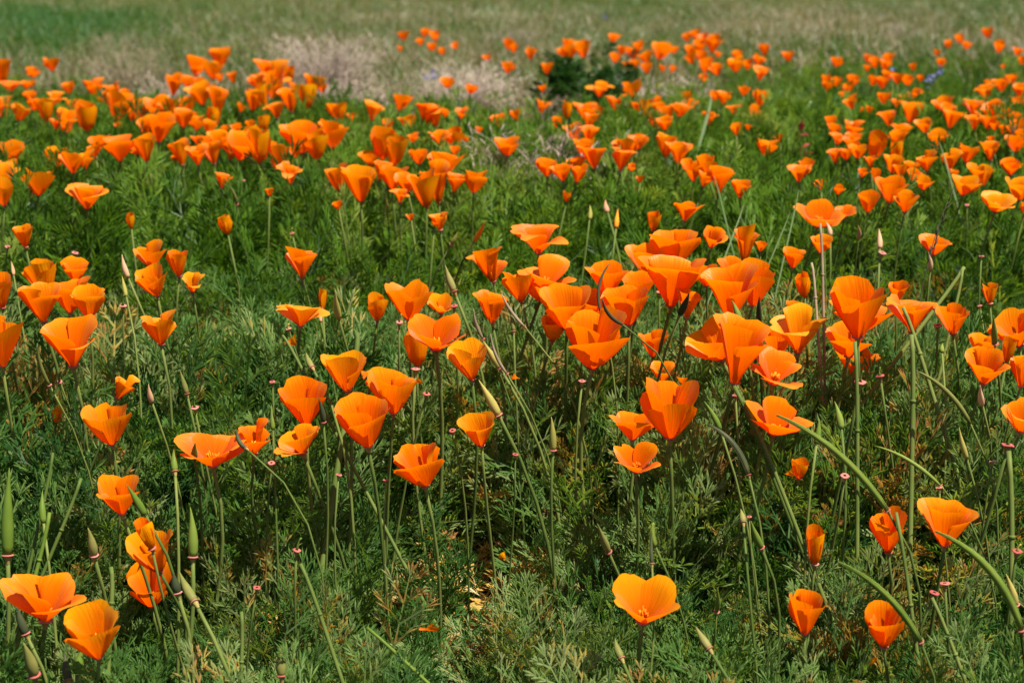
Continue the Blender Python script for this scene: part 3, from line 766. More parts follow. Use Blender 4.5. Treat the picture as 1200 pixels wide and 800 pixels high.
# ------------------------------------------------------------------ poppies
# patch: lines of "x y width [height]" for bloom centres; rows are counted from a landmark
PATCH = [
('clump beside bright green grass', 'picture edge', 'L', '''
62 75 19 15/39 84 14/5 82 34 26/12 100 24 14/31 100 12 8/35 112 13/39 122 20 12/54 128 16 26/4 127 23 20/22 133 20 17/37 98 8/46 121 11'''),
('patch under bare grey grass', 'bright green grass', 'L', '''
82 103 16/110 104 25 18/134 106 17/146 110 12/128 116 16/65 116 17 14/86 122 13/77 137 24 18/66 146 15/78 149 15/102 136 20 30/136 127 32 27/155 134 15/117 118 9/139 147 9'''),
('dense bank beside straw tufts', 'straw tufts', 'R', '''
166 128 22/184 126 34 24/202 127 22 22/221 124 24/238 110 34 22/255 122 24 26/251 138 13 20/215 138 24/230 145 18/244 148 16/203 100 18 20/219 95 16/229 77 26 19/258 67 26 19/250 83 24 17/235 95 12/257 91 10/274 91 12/277 150 11/264 151 10/282 126 10/226 137 12/212 128 13'''),
('tall clump against straw tufts', 'straw tufts', 'R', '''
310 78 23 18/327 94 32 30/303 97 14/366 97 24 18/378 103 13/342 116 24 26/360 114 16 22/310 116 24 26/325 127 22 20/309 145 13 18/298 95 14/296 117 20 22/338 88 14 18/319 103 20 22/295 146 11/346 104 14'''),
('loose row under grey grass', 'picture edge', 'L', '''
14 178 30 20/9 196 26 16/25 174 7/66 184 28 20/86 190 30 22/100 188 24 18/117 166 22 14/112 176 18/141 174 34 26/172 174 28 26/45 214 34 26/8 207 28/5 226 28 26/160 176 12'''),
('long row under dense bank', 'dark gap', 'L', '''
186 150 34 28/170 148 20/214 181 30 22/232 181 24 20/251 179 26 22/257 162 24/232 164 12/281 172 36 26/268 168 22/305 170 26 36/325 184 26 28/271 182 10/341 202 20 22/354 162 46 30/372 172 22 26/390 158 30 28/243 166 16/295 158 16 22/260 211 18 16/206 185 9/347 178 14/312 158 14'''),
('group below straw tufts', 'pinkish dry tuft', 'R', '''
399 131 24 18/413 137 11/436 130 24 19/468 119 21 18/456 145 13/481 142 18 15/448 168 26 32/462 176 24 30/484 162 14 9/436 186 24 18/491 183 21 16/522 192 40 22/498 132 24 24/511 136 22 22/521 133 10/519 162 22 20/535 160 20 24/533 176 11/545 163 7/526 97 16 11/551 104 15 10/540 132 14/586 140 18 13/561 152 9/595 172 28 18'''),
('row of deep orange cups', 'pinkish dry tuft', 'R', '''
397 208 28 26/423 215 42 36/445 200 18 20/460 208 30 24/478 214 22 20/469 229 16 14/500 222 36 36/514 214 34 40/532 212 22 22/555 213 24 22/516 258 20 20/482 254 9/397 240 11/316 225 9/453 203 20/509 262 8'''),
('knot in open grass', 'pale straw tuft', 'R', '''
474 42 12/497 39 11/511 42 12/493 49 10/506 55 11/519 61 10/468 57 7/534 54 9/572 68 10/595 80 13/595 52 13'''),
('scatter above pinkish tuft', 'dark bush', 'R', '''
602 57 10/621 64 13/663 51 13/684 58 18/666 67 20/657 61 9/641 80 14/636 104 9/634 125 15/606 135 14/652 143 13/602 79 6'''),
('group behind small straw tuft', 'dark bush', 'L', '''
718 44 14/728 59 12/721 68 11/749 54 13/743 64 16/758 67 16/772 60 22/790 59 10/744 75 13/759 80 13/787 81 9/733 75 8/776 80 8'''),
('tight knot beyond straw tuft', 'straw tuft', 'L', '''
806 44 11/816 40 12/827 46 15/839 45 13/834 55 18/811 60 14/823 66 14/811 69 13/830 74 15/826 80 12/841 82 15/825 91 10/841 64 8/820 54 14'''),
('scatter along dry field edge', 'tight knot', 'L', '''
864 64 13/862 76 17/876 76 11/887 71 14/890 85 17/897 59 14/871 106 12/890 115 18/861 128 14/882 132 14/830 138 16/847 115 18/838 112 12/863 151 15/876 149 9/896 172 26 19/925 66 13/914 162 11/904 171 12'''),
('group under dark bush', 'pinkish tuft', 'L', '''
702 105 22 15/742 105 24 16/721 120 20 17/746 127 16/758 128 14 19/664 129 10 18/686 129 30 20/701 134 12 14/689 142 17/674 154 22 18/690 158 18 18/682 172 20 16/697 182 30 26/678 189 20 14/692 171 16/749 166 18 14/730 172 22 18/727 185 26 24/741 173 14 16/745 166 22 16/641 196 26 18/660 202 26 17/676 203 18 18/770 118 11/773 127 12/740 196 10'''),
('group beside pale grass blade', 'pale blade', 'R', '''
784 131 22 16/796 129 20 14/805 115 12/808 122 14/815 124 12/770 143 16/780 144 18/780 171 22 22/795 178 22 24/803 172 14/813 199 26 22/830 194 22 22/842 212 32 24/824 210 18/802 246 30 22/867 221 20 18/765 259 15 20/664 230 9 11/750 210 9/895 174 10'''),
('group below dry field', 'blue wildflowers', 'R', '''
1017 69 12/1026 74 12/1042 69 13/1036 76 12/1016 80 8/1071 79 8/1022 95 12/1034 97 13/1040 89 12/1052 92 13/1064 94 15/969 93 12/968 101 14/982 96 12/999 95 14/995 103 14/989 111 10/999 121 17/1036 116 15/1050 121 12/1059 117 13/1072 111 15/1018 128 9/1009 128 7/979 73 13'''),
('dense knot below dry field', 'reddish leaf', 'L', '''
1066 132 24 20/1043 140 18 15/1085 147 17 14/973 142 13/978 152 15/981 162 16/997 149 22/1000 161 18/995 168 16/1004 172 12/1023 170 20 26/1032 166 18/1005 177 20/979 182 18/992 180 16/1021 190 14/1055 152 22 14/1053 164 20 18/1051 178 14 22/1045 191 22 20/1056 200 16/1066 196 18/945 193 15/936 202 28 18/1026 205 12 14/1010 202 12/1070 205 16/962 217 13/982 222 13'''),
('bank below the blue wildflowers', 'picture edge', 'R', '''
1112 130 18/1107 122 26 14/1113 138 24 20/1156 99 11/1155 107 20/1174 100 17/1185 92 12/1195 106 16/1190 119 12/1200 118 12/1140 125 22 16/1166 127 28 18/1142 142 18/1158 142 20 16/1179 135 14/1187 136 14/1192 146 20 14/1190 168 26 17/1188 153 18/1097 165 21 18/1086 190 22 18/1113 188 24 20/1132 179 25 19/1161 177 20 18/1184 195 20 18/1146 202 20/1196 158 14/1150 136 14/1166 147 12/1163 163 8/1118 202 10/1175 152 10'''),
('scatter in far olive grass', 'picture edge', 'R', '''
1158 38 13/1126 46 12/1132 53 11/1111 52 10/1170 55 13/1191 60 12/1102 74 10/1097 62 8/1197 71 10/1176 78 6/1079 92 7'''),
]

GROUP = 'orange poppies in bloom across the meadow'
ROWS = {1: ['only'], 2: ['top', 'lower'], 3: ['top', 'middle', 'lowest'], 4: ['top', 'second', 'third', 'lowest'], 5: ['top', 'second', 'third', 'fourth', 'lowest'],
        6: ['top', 'second', 'third', 'fourth', 'fifth', 'lowest']}
ORD = ['first', 'second', 'third', 'fourth', 'fifth', 'sixth', 'seventh', 'eighth', 'ninth', 'tenth', 'eleventh', 'twelfth', 'thirteenth', 'fourteenth']


def catalogue():
    out = []
    for ln in BIG.strip().splitlines():
        a, lab = ln.split('|')
        a = a.split()
        z = float(a[7]) if len(a) > 7 else None
        out.append(dict(x=float(a[0]), y=float(a[1]), w=float(a[2]) * 1.01, h=float(a[3]) * 1.02, lean=float(a[4]), tilt=float(a[5]) + 4, form=a[6], z=z, label=lab.strip(), far=False))
    pr = random.Random(5)
    for name, anchor, side, txt in PATCH:
        items = []
        for t in txt.replace('\n', '').split('/'):
            a = [float(q) for q in t.split()]
            w_ = a[2]; h_ = a[3] if len(a) > 3 else w_ * pr.uniform(.72, .95)
            items.append([a[0], a[1], w_, h_])
        ys = sorted(i[1] for i in items)
        nr = max(1, min(6, round((ys[-1] - ys[0]) / 22), (len(items) + 2) // 3))
        y0, y1 = ys[0], ys[-1] + 1e-3
        rows = {}
        for i in items:
            rows.setdefault(int((i[1] - y0) / (y1 - y0) * nr), []).append(i)
        keys = sorted(rows)
        for ri, k in enumerate(keys):
            row = sorted(rows[k], key=lambda q: q[0] if side == 'L' else -q[0])
            for n, (x, y, w_, h_) in enumerate(row):
                asp = w_ / h_
                sh = 'tall' if asp < .95 else ('wide' if asp > 1.35 else 'cupped')
                sz = 'large ' if w_ >= 28 else ('' if w_ >= 18 else ('small ' if w_ >= 12 else 'tiny '))
                lab = '%s%s poppy, %s from %s, %s row of %s' % (sz, sh, ORD[n], anchor, ROWS[len(keys)][ri], name)
                form = pr.choice('cccff' if w_ > 13 else 'cc')
                if asp < .85:
                    form = 'n'
                out.append(dict(x=x, y=y + h_ * .56, w=w_ * (1.26 if w_ < 24 else 1.15), h=h_ * 1.14, lean=pr.uniform(-.18, .18) * w_, tilt=pr.uniform(-2, 14), form=form, z=None, label=lab, far=w_ < 20))
    return out


FORM = {'c': dict(k=1.0, p=.80, curl=.14, wp=.68), 'f': dict(k=.92, p=.95, curl=.42, wp=.62), 'o': dict(k=1.15, p=.85, curl=.22, wp=.62),
        'p': dict(k=1.05, p=.8, curl=.16, wp=.45), 'n': dict(k=1.0, p=.42, curl=-.15, wp=.60), 's': dict(k=.95, p=.9, curl=.35, wp=.68)}


def petal(Rr, H, form, phi0, seed, nu, nv, inner, vary=(0, 0, 0, 1)):
    """One fan shaped petal of a cup of rim radius Rr and depth H, as arrays in the cup's own frame."""
    r_ = random.Random(seed)
    F = dict(FORM[form])
    F['p'] += vary[0]; F['k'] += vary[1]; F['wp'] += vary[2]; F['curl'] *= vary[3]
    u = np.linspace(-1, 1, nu)[None, :] * np.ones((nv, 1))
    t = np.linspace(0, 1, nv)[:, None] * np.ones((1, nu))
    jit = .24 if form in 'sfo' else (.17 if form != 'p' else .09)
    Ri = Rr * (1 + r_.uniform(-jit, jit * .6)); Hi = H * (1 + r_.uniform(-jit, jit * .7))
    if inner and form != 'n':
        Ri *= .90; Hi *= 1.07
    if form == 's' and r_.random() < .4:
        Ri *= 1.25; Hi *= .62
    a1, a2, a3 = (r_.uniform(0, 6.28) for _ in range(3))
    rag = r_.uniform(.5, 1.4)
    send = 1.03 - r_.uniform(.22, .42) * np.abs(u) ** r_.uniform(1.9, 2.6) + rag * (.022 * np.sin(2.6 * u + a1) + .016 * np.sin(6.3 * u + a2) + .008 * np.sin(15 * u + a3))
    if r_.random() < .5:
        send = send - r_.uniform(.05, .12) * np.exp(-((u - r_.uniform(-.5, .5)) / .16) ** 2)
    s = t * send
    L_ = math.hypot(Ri, Hi)
    r0 = .07 * L_
    rr = r0 + (Ri - r0) * np.clip(s, 0, 2) ** F['p']
    z = Hi * np.clip(s, 0, 2) ** F['k']
    hw = F['wp'] * L_ * (.13 + .87 * np.sin(np.pi / 2 * np.minimum(1, s / .78)) ** .85)
    ang = np.clip(u * hw / rr, -1.2, 1.2) if form != 'n' else np.clip(u * hw / rr, -1.5, 1.5)
    curl = F['curl'] * r_.uniform(.3, 1.7)
    c = np.clip((s - .70) / .30, 0, 1.2) ** 2
    rr = rr + curl * Rr * .34 * c
    z = z - max(0, curl) * H * .22 * c
    ec = r_.uniform(-.06, .26)
    rr = rr + ec * Rr * np.abs(u) ** 3.5 * s
    fl = r_.uniform(-.04, .20)                                       # petals are flatter across than the cup is round
    rr = rr * (1 + fl * u * u * s)
    rr = rr + Rr * s ** 2 * (.022 * np.sin(4.4 * u + a2) + .014 * np.sin(9 * u + a3) + .012 * np.sin(7 * u + 5 * s + a1))
    rr = rr - Rr * r_.uniform(-.02, .07) * np.exp(-((u - r_.uniform(-.3, .3)) / .14) ** 2) * s
    asym = r_.uniform(-.14, .14)
    z = z + asym * H * u * s * s
    rr = rr * (.945 if inner else 1.0)
    th = phi0 + ang + r_.uniform(-.12, .12) + r_.uniform(-.26, .26) * s
    v = np.stack((rr * np.sin(th), -rr * np.cos(th), z), -1).reshape(-1, 3)
    f = [(j * nu + i, j * nu + i + 1, (j + 1) * nu + i + 1, (j + 1) * nu + i) for j in range(nv - 1) for i in range(nu - 1)]
    uv = np.stack(((u + 1) / 2, np.clip(s, 0, 1)), -1).reshape(-1, 2)
    return v, f, uv


def stem_path(P, A, G, n, bow):
    d = np.linalg.norm(P - G)
    return bez(P, P - np.array(A) * d * .35 + bow, G + np.array((0, 0, d * .35)), G, n)


def root_of(P, A, r_, spread=.03, run=.5):
    L_ = P[2] - float(ground(P[0], P[1]))
    gx = P[0] - A[0] * L_ * run + r_.uniform(-spread, spread)
    gy = P[1] - A[1] * L_ * run + r_.uniform(-spread * .4, spread)
    return np.array((gx, gy, float(ground(gx, gy))))


def build_poppies():
    items = catalogue()
    items.sort(key=lambda q: -q['w'] * q['h'])
    rest = MB()
    rest_o = None
    for n, it in enumerate(items):
        r_ = random.Random(1000 + int(it['x'] * 7 + it['y'] * 131))
        z = it['z'] or depth(it['y']) * (1 if it['w'] > 30 else r_.uniform(.97, 1.03))
        P = at(it['x'], it['y'], z)
        sc = z / FPX
        Rr = it['w'] * .5 * sc * .95
        view = math.degrees(PITCH) - math.degrees(math.atan((400 - it['y'] + it['h'] * .5) / FPX))
        th = R(view + it['tilt'])
        H = (it['h'] * sc - .88 * Rr * math.sin(th)) / math.cos(th)
        H = max(H, .42 * Rr)
        if it['form'] == 'f':
            H *= 1.05
        lean = math.atan2(it['lean'], it['h'] * .8)
        A = unit((math.tan(lean) + r_.uniform(-.09, .09), -math.tan(R(it['tilt'] + r_.uniform(-5, 5))), 1.0))
        spin = r_.uniform(0, math.pi / 2) if it['form'] != 'p' else math.pi / 4 + r_.uniform(-.1, .1)
        fr = frame(A)
        G = root_of(P, A, r_)
        bow = np.array((r_.uniform(-.02, .02), r_.uniform(-.01, .02), 0))
        real = 2 * Rr / .055
        srad = min(.0021, max(.0012, .0019 * real ** .5))
        tint = max(0, r_.gauss(.06, .24)) + ((.35 if it['form'] == 'p' else .7) if 'yellow' in it['label'] else 0) + (.12 if it['form'] == 'o' else 0)
        small = it['w'] < 20
        vary = (r_.uniform(-.14, .08), r_.uniform(-.08, .12), r_.uniform(-.10, .04), r_.uniform(.2, 1.6 if it['w'] > 60 else 2.3)) if it['form'] not in 'np' else (r_.uniform(-.08, .14), 0, 0, 1)
        nu, nv = (11, 11) if it['w'] >= 40 else ((8, 7) if not small else (5, 4))
        if n < 300 and not small:
            root = thing('poppy', tuple(G), it['label'], 'poppy', GROUP)
            for k in range(4):
                v, f, uv = petal(Rr, H, it['form'], spin + k * math.pi / 2, r_.random(), nu, nv, k % 2, vary)
                mb = MB(); mb.add(P + v @ fr.T, f, 0, uv)
                o = mb.build('petal', [M_PETAL], G, root)
                o['tint'] = float(tint)
            mb = MB()
            path = stem_path(P - A * .004 * real, A, G, 9, bow)
            tube(mb, path, np.linspace(srad * .85, srad * 1.1, 9), 6)
            mb.build('stem', [M_STEM], G, root)
            mb = MB()
            e = min(1.25, max(.7, real)) * .001
            lathe(mb, P, fr, [(srad, -7 * e), (srad * 1.15, -5 * e), (2.9 * e, -2 * e), (3.9 * e, -.2 * e), (3.0 * e, .6 * e)], 9, 0)
            lathe(mb, P, fr, [(3.6 * e, -.5 * e), (5.0 * e, -.9 * e), (5.3 * e, -.3 * e), (4.6 * e, .1 * e), (3.4 * e, .1 * e)], 9, 1)
            mb.build('receptacle', [M_CUP, M_RIM], G, root)
            if it['w'] >= 36 and it['form'] != 'n':
                mb = MB()
                for q in range(22):
                    a = r_.uniform(0, 6.28); sp = r_.uniform(.05, .5)
                    d = fr @ unit((math.cos(a) * sp, math.sin(a) * sp, 1))
                    ln = H * r_.uniform(.22, .42) if it['form'] != 'o' else Rr * r_.uniform(.25, .42)
                    b = P + fr @ np.array((math.cos(a) * .0012, math.sin(a) * .0012, .001))
                    tube(mb, [b, b + d * ln * .55, b + d * ln * .6, b + d * ln], [.00035, .0003, .0007, .0004], 4)
                mb.build('stamens', [M_STAMEN], G, root)
        else:
            mb = MB() if n < 300 else rest
            for k in range(4):
                v, f, uv = petal(Rr, H, it['form'], spin + k * math.pi / 2, r_.random(), nu, nv, k % 2, vary)
                mb.add(P + v @ fr.T, f, 0, uv)
            tube(mb, stem_path(P, A, G, 5, bow), srad * 1.1, 4, 1)
            if n < 300:
                o = mb.build('poppy', [M_PETAL, M_STEM], G)
                o['tint'] = float(tint)
                tag(o, it['label'], 'poppy', GROUP)
    if rest.v:
        o = rest.build('distant_poppies', [M_PETAL, M_STEM])
        tag(o, 'tiny blurred orange poppies scattered far up the meadow', None, None, 'stuff')


build_poppies()


# ------------------------------------------------------------------ buds, seed pods and spent receptacles
MATS = dict(g=M_POD, o=M_POD_OLIVE, y=M_POD_YELLOW, p=M_POD_PEACH, d=M_POD_DARK, b=M_POD_BROWN, a=M_POD_ORANGE)
# base x y, tip x y, width px, material, r rim / n none, distance factor | label
CONES = '''
9 650 11 548 17 g r 1 | long fat green bud with pink collar at the picture edge
110 650 103 618 13 o r 1 | olive pointed bud under the low bowl poppy crossed by a leaf blade
226 652 223 594 14 g r 1 | plump green bud beside the two stacked poppies
228 705 210 669 14 o r .98 | bent olive bud with pink collar below the plump green bud
208 694 203 670 13 d r 1 | dark green bud behind the bent olive bud
30 742 20 710 13 d r .99 | dark green bud hanging under the broad spreading poppy
40 790 27 752 17 o r .98 | stout olive bud under the soft focused front poppy
80 797 76 764 13 d r .99 | slim dark bud at the picture's lower edge
91 789 97 760 15 g n 1 | smooth green bud without collar beside the slim dark bud
205 552 205 522 10 g r 1 | upright green bud below the broad drooping poppy
228 538 229 518 9 g n 1 | green bud tip in front of the broad drooping poppy
51 612 50 574 10 g n 1 | green tapering bud among pale cut stems
170 603 148 567 11 g n .97 | pointed green blade like bud crossing the low bowl poppy
648 527 646 488 10 y r 1 | yellow green bud with pink collar in the central leaves
844 503 825 470 8 g n .98 | leaning green bud next to the large notched cup
713 646 700 613 10 o r 1 | olive bud with pink ring above the wide open parted poppy
764 660 764 620 5 d r .99 | slender dark pod on a pink ring just above the parted poppy
892 641 880 610 10 g r 1 | curved green bud with pink ring in open leaves
871 612 868 596 9 o r 1 | stubby olive bud with pinkish base near the thick stems
840 716 840 688 7 g r 1 | small green bud beside withered yellow stems
831 760 815 733 12 o r .99 | nodding olive bud with hooked tip and pink ring
728 771 721 747 11 o r 1 | reddish olive bud with bright pink ring beneath the parted poppy
330 791 328 757 14 o r .99 | olive bud by itself at the picture's lower edge
1190 708 1179 672 12 y r 1 | yellowing bud with pink ring near the thick curved seed pod
1166 402 1164 369 9 g r .97 | upright green bud standing before the orange petals near picture edge
584 486 561 445 12 y r .99 | bent yellow green bud with pink ring over the compact rounded poppy
586 431 566 399 10 y r 1 | yellow olive bud beside the dark red shaded poppy
379 494 373 466 8 d r .97 | small dark bud between curled rim cup and large wide cup
366 431 359 413 9 o r 1 | olive bud with pink base below the ragged yellow topped poppy
320 503 318 474 7 g n 1 | thin pale green bud over withered yellow leaves
397 373 393 340 10 y n 1 | bicolour bud with pale top and orange foot
376 377 378 360 5 p n 1.02 | tan bud directly beneath the tiny furled cylinder poppy
532 341 522 311 10 o r 1 | olive bud with bright pink collar above the heavy drooping poppy
150 325 143 298 8 p n 1 | peach coloured pointed bud beside the plain cup
148 347 143 323 6 y n 1 | yellow pointed bud under the peach coloured one
219 461 211 434 8 o r 1 | olive hanging bud beside a tall curved stem
178 471 174 450 8 p n 1 | pale tan bud near the curling yellow petal bloom
556 282 568 259 7 a n 1 | small orange tipped bud leaning in the green gap
529 286 536 272 6 y r 1 | small yellowish bud beside the orange tipped one
277 239 268 216 6 o r 1 | slanted bud with pink base below the long orange row
722 267 724 245 7 a n 1 | orange bud with pink cap on two thin stems
712 249 710 234 8 p n 1 | tan bud beside the orange bud with pink cap
691 257 691 240 6 y n 1 | yellowish bud in the dark gap over the central cluster
1031 291 1030 268 8 p n 1 | beige bud above a white spent disc
1006 280 1005 264 6 p n 1 | thin beige bud on a fine stem near the wide flat poppy
973 276 968 260 7 p n 1 | pinkish bud just under the wide flat poppy
1090 316 1088 296 8 p n 1 | peach bud beneath the lone smooth cup
1151 474 1149 451 9 p n .99 | rosy peach bud below the bowl shaped poppy
964 266 960 250 6 y n 1.02 | yellow bud behind the wide flat poppy
986 502 978 470 10 g n .99 | bright green pointed bud between tall stems
957 520 960 490 9 g n 1 | green bud behind the long green pod
1133 537 1124 500 8 y n 1 | pale yellow withered bud among feathery leaves
1104 413 1105 402 7 g n 1 | round pale green bud near the small tidy cup poppy
602 388 598 356 7 o r .99 | thick olive pod with pink ring below the drooping poppy
867 376 858 352 9 g n .96 | green bud with dark tip before the frilled poppy
797 368 808 342 10 d n .96 | dark pointed bud against the large fluted poppy
890 378 890 346 8 d n .97 | dark brown upright bud beside the frilled poppy
16 322 13 306 5 p n 1.02 | pale thin bud beside the curved stem of the small solitary poppy
454 248 452 232 5 y n 1.02 | yellow green bud under the row of deep orange cups
'''
# base x y, tip x y, width, material, r / n, distance factor, bow px | label
LONG = '''
1197 738 1096 622 10 g r .97 -14 | thick ribbed seed pod curving from the picture edge to the big glowing cup
1079 752 982 658 8 g r .97 -9 | curved green seed pod arching beside the closed angular poppy
1102 569 1024 522 5 g r 1 -5 | slim curved seed pod over dark leaves
1040 598 910 486 8 g r .96 -10 | long green pod crossing the torn one sided poppy
1137 496 1073 434 6 o n 1 -6 | olive curved pod under the flared pointed poppy
877 556 829 497 7 d r .98 -7 | dark curved pod rising from a bright pink ring
704 366 715 308 4 d n .95 6 | thin dark pod upright in front of central cluster
729 380 706 350 5 d n .94 4 | dark pod lying along the smooth bright cup
566 397 555 362 4 b r 1 2 | thin pinkish brown pod on a red ring
594 438 575 391 4 b r .99 3 | brownish pod with pink ring beside a yellow fleck
614 382 588 344 4 b r .98 2 | pinkish dry pod over feathery leaves beside the central cluster
288 525 278 503 6 d r .97 3 | dark pod curving over the thin torn poppy
58 451 44 402 5 o r .99 3 | pale olive pod leaning by the wide fluted poppy
70 447 73 434 4 o r .99 2 | short hooked pod next to the pale olive leaning one
768 640 766 612 7 g n 1 2 | flat green pod above the parted poppy beside a pink ring
'''
# x y, disc width, style height px, distance factor | label
DISCS = '''
9 289 9 0 1 | pink spent disc alone in grass near the picture edge
88 296 10 0 1 | pale spent disc above the crowded edge cluster
144 358 11 14 1 | pink spent disc with thin style under the yellow pointed bud
228 477 13 14 1 | pink spent disc with tall green style on a thick stem
301 688 11 0 1 | pale pink spent disc on a straight stem in open leaves
348 644 13 16 1 | hot pink spent disc with brown style
397 556 10 0 1 | pink spent disc below the large wide cup
452 562 9 0 1 | magenta spent disc close to the solitary notched cup
318 542 11 0 1 | pale pink crumpled disc under the thin torn poppy
500 461 12 12 1 | pink spent disc beside the paired cups' upper bloom
487 432 15 0 1.01 | swollen rosy disc under the hanging narrow poppy
532 358 11 0 1.01 | double pink spent disc on a stem behind the heavy drooping poppy
468 377 11 10 1 | pale pink spent disc under the star like poppy
1008 447 18 14 .96 | wide pink spent disc with green style on a thick stem
1031 440 13 10 1 | peach spent disc with orange style beside the wide one
990 557 14 0 1 | ragged pink disc beside the stems of the tallest goblet
1100 571 10 0 1 | small pink disc at the foot of the slim curved pod
1181 521 19 12 .98 | wide whitish pink disc with yellow style near the picture edge
1192 645 16 9 .98 | pink white spent disc at the picture edge under the thick pod
1095 694 15 0 .99 | rosy spent disc, lower one of a pair
1107 683 15 0 1 | purple white spent disc, upper one of a pair
1163 541 10 0 1 | faded pink disc on a thin stem beneath the withered bud
530 504 11 0 1 | red ring disc in leaves beside the compact rounded poppy
604 532 9 0 1 | small magenta disc in the central leaves
682 446 12 0 1 | dark red spent disc under the folded petal poppy
342 273 8 6 1 | white spent disc above the solitary three lobed poppy
1099 381 12 0 1 | white rimmed disc between two cups on a bright green stem
1148 358 8 0 1 | brownish spent disc below the small round closed poppy
1034 296 13 0 1.01 | torn white disc below a beige bud
773 342 10 0 1.06 | pink spent disc in the shade of the fluted poppy
862 463 11 0 .99 | pinkish white disc on a stem below the ruffled split petal poppy
319 447 9 0 1 | dull pink disc in the leaves above the curled rim cup
338 385 9 6 1 | tan spent disc on a short stem beside a ragged poppy
878 605 8 0 1 | tiny pink disc among thick slanting stems
285 211 7 0 1 | white dot like spent disc below the long orange row
1150 300 8 0 1 | pink spent disc in far grass near the picture edge
1133 240 7 0 1 | small pinkish disc under the broad yellow orange cup
'''


def ground_stem(P, A, r_, rad, G=None, mat=M_STEM, mb=None, n=8):
    G = root_of(P, A, r_, .02) if G is None else G
    path = stem_path(P, A, G, n, np.array((r_.uniform(-.008, .008), r_.uniform(0, .01), 0)))
    tube(mb, path, np.linspace(rad * .9, rad * 1.15, n), 6)


def rim_lathe(mb, P, fr, e, m0=0, m1=1):
    lathe(mb, P, fr, [(.0016 * e, -.008 * e), (.0020 * e, -.006 * e), (.0031 * e, -.002 * e), (.0037 * e, 0)], 9, m0)
    lathe(mb, P, fr, [(.0034 * e, -.0004 * e), (.0052 * e, -.0009 * e), (.0056 * e, -.0002 * e), (.0046 * e, .0004 * e), (.002 * e, .0003 * e)], 10, m1)


def build_pods():
    for txt, nm, cat, grp in ((CONES, 'poppy_bud', 'flower bud', 'pointed buds and young pods among the poppies'), (LONG, 'seed_pod', 'seed pod', 'long seed pods among the poppies')):
        for ln in txt.strip().splitlines():
            a, lab = ln.split('|'); a = a.split()
            bx, by, tx, ty, wd = (float(q) for q in a[:5])
            r_ = random.Random(int(bx * 3 + by * 17))
            z = depth(by + (10 if by > 300 else 0)) * float(a[7])
            P, T = at(bx, by, z), at(tx, ty, z * r_.uniform(.985, 1.01))
            side = np.array((-(T - P)[2], 0, (T - P)[0])); side = unit(side) * (-1.7 * float(a[8]) if len(a) > 8 else r_.uniform(-2, 2)) * z / FPX
            path = bez(P, P + (T - P) * .35 - side, P + (T - P) * .7 - side, T, 11)
            rw = wd * (.44 if nm == 'poppy_bud' else .5) * z / FPX
            t = np.linspace(0, 1, 11)
            if nm == 'poppy_bud':
                prof = np.interp(t, [0, .12, .3, .5, .75, .92, 1], [.72, .95, 1, .80, .40, .16, .05])
            else:
                prof = np.interp(t, [0, .06, .25, .6, .9, 1], [.55, .8, 1, .88, .42, .12])
            A = unit(path[1] - path[0])
            G = root_of(P, A * (.55 if nm == 'seed_pod' else .6), r_, .02)
            root = thing(nm, tuple(G), lab.strip(), cat, grp)
            mb = MB(); tube(mb, path, prof * rw, 8)
            if wd >= 7 and nm == 'seed_pod':                                   # ribs along the pod
                fr_ = frame(A)
                for k in range(3):
                    o_ = fr_ @ np.array((math.cos(k * 2.1 + 3.6), math.sin(k * 2.1 + 3.6), 0))
                    tube(mb, path + np.outer(prof * rw * .93, o_), .0006, 4)
            mb.build('pod_body', [MATS[a[5]]], G, root)
            if a[6] == 'r':
                mb = MB(); rim_lathe(mb, P, frame(A), max(.45, min(.95, rw / .0052)))
                mb.build('rim', [M_CUP, M_RIM], G, root)
            mb = MB(); ground_stem(P - A * .001, A, r_, min(.0019, max(.0009, rw * .42)), G, M_STEM, mb)
            mb.build('stem', [M_STEM], G, root)
    for ln in DISCS.strip().splitlines():
        a, lab = ln.split('|'); a = a.split()
        x, y, wd, sty = (float(q) for q in a[:4])
        r_ = random.Random(int(x * 5 + y * 11))
        z = depth(y + (12 if y > 300 else 0)) * float(a[4])
        P = at(x, y, z); sc = z / FPX
        A = unit((r_.uniform(-.25, .25), r_.uniform(-.3, .1), 1))
        G = root_of(P, A, r_, .025)
        root = thing('spent_receptacle', tuple(G), lab.strip(), 'spent flower', 'pink spent flower discs left on bare stems')
        fr = frame(A)
        e = wd * .42 * sc / .0056
        mb = MB()
        rim_lathe(mb, P, fr, e)
        for v in range(len(mb.v)):
            q = np.array(mb.v[v]) - P
            mb.v[v] = tuple(P + q + A * .0005 * e * math.sin(math.atan2(q[1], q[0]) * 3 + x) * min(1, np.linalg.norm(q) / (.005 * e)))
        mb.build('receptacle', [M_CUP, M_RIM], G, root)
        if sty:
            mb = MB(); q = P + A * sty * sc
            tube(mb, bez(P, P + A * sty * sc * .4, q - A * .003, q + fr[:, 0] * .002, 6), [.0013, .0011, .0009, .0008, .0007, .0009], 5)
            mb.build('style', [M_POD if sty > 9 else M_POD_YELLOW], G, root)
        mb = MB(); ground_stem(P - A * .006 * e, A, r_, min(.0019, .0016 * e), G, M_STEM, mb)
        mb.build('stem', [M_STEM], G, root)


build_pods()


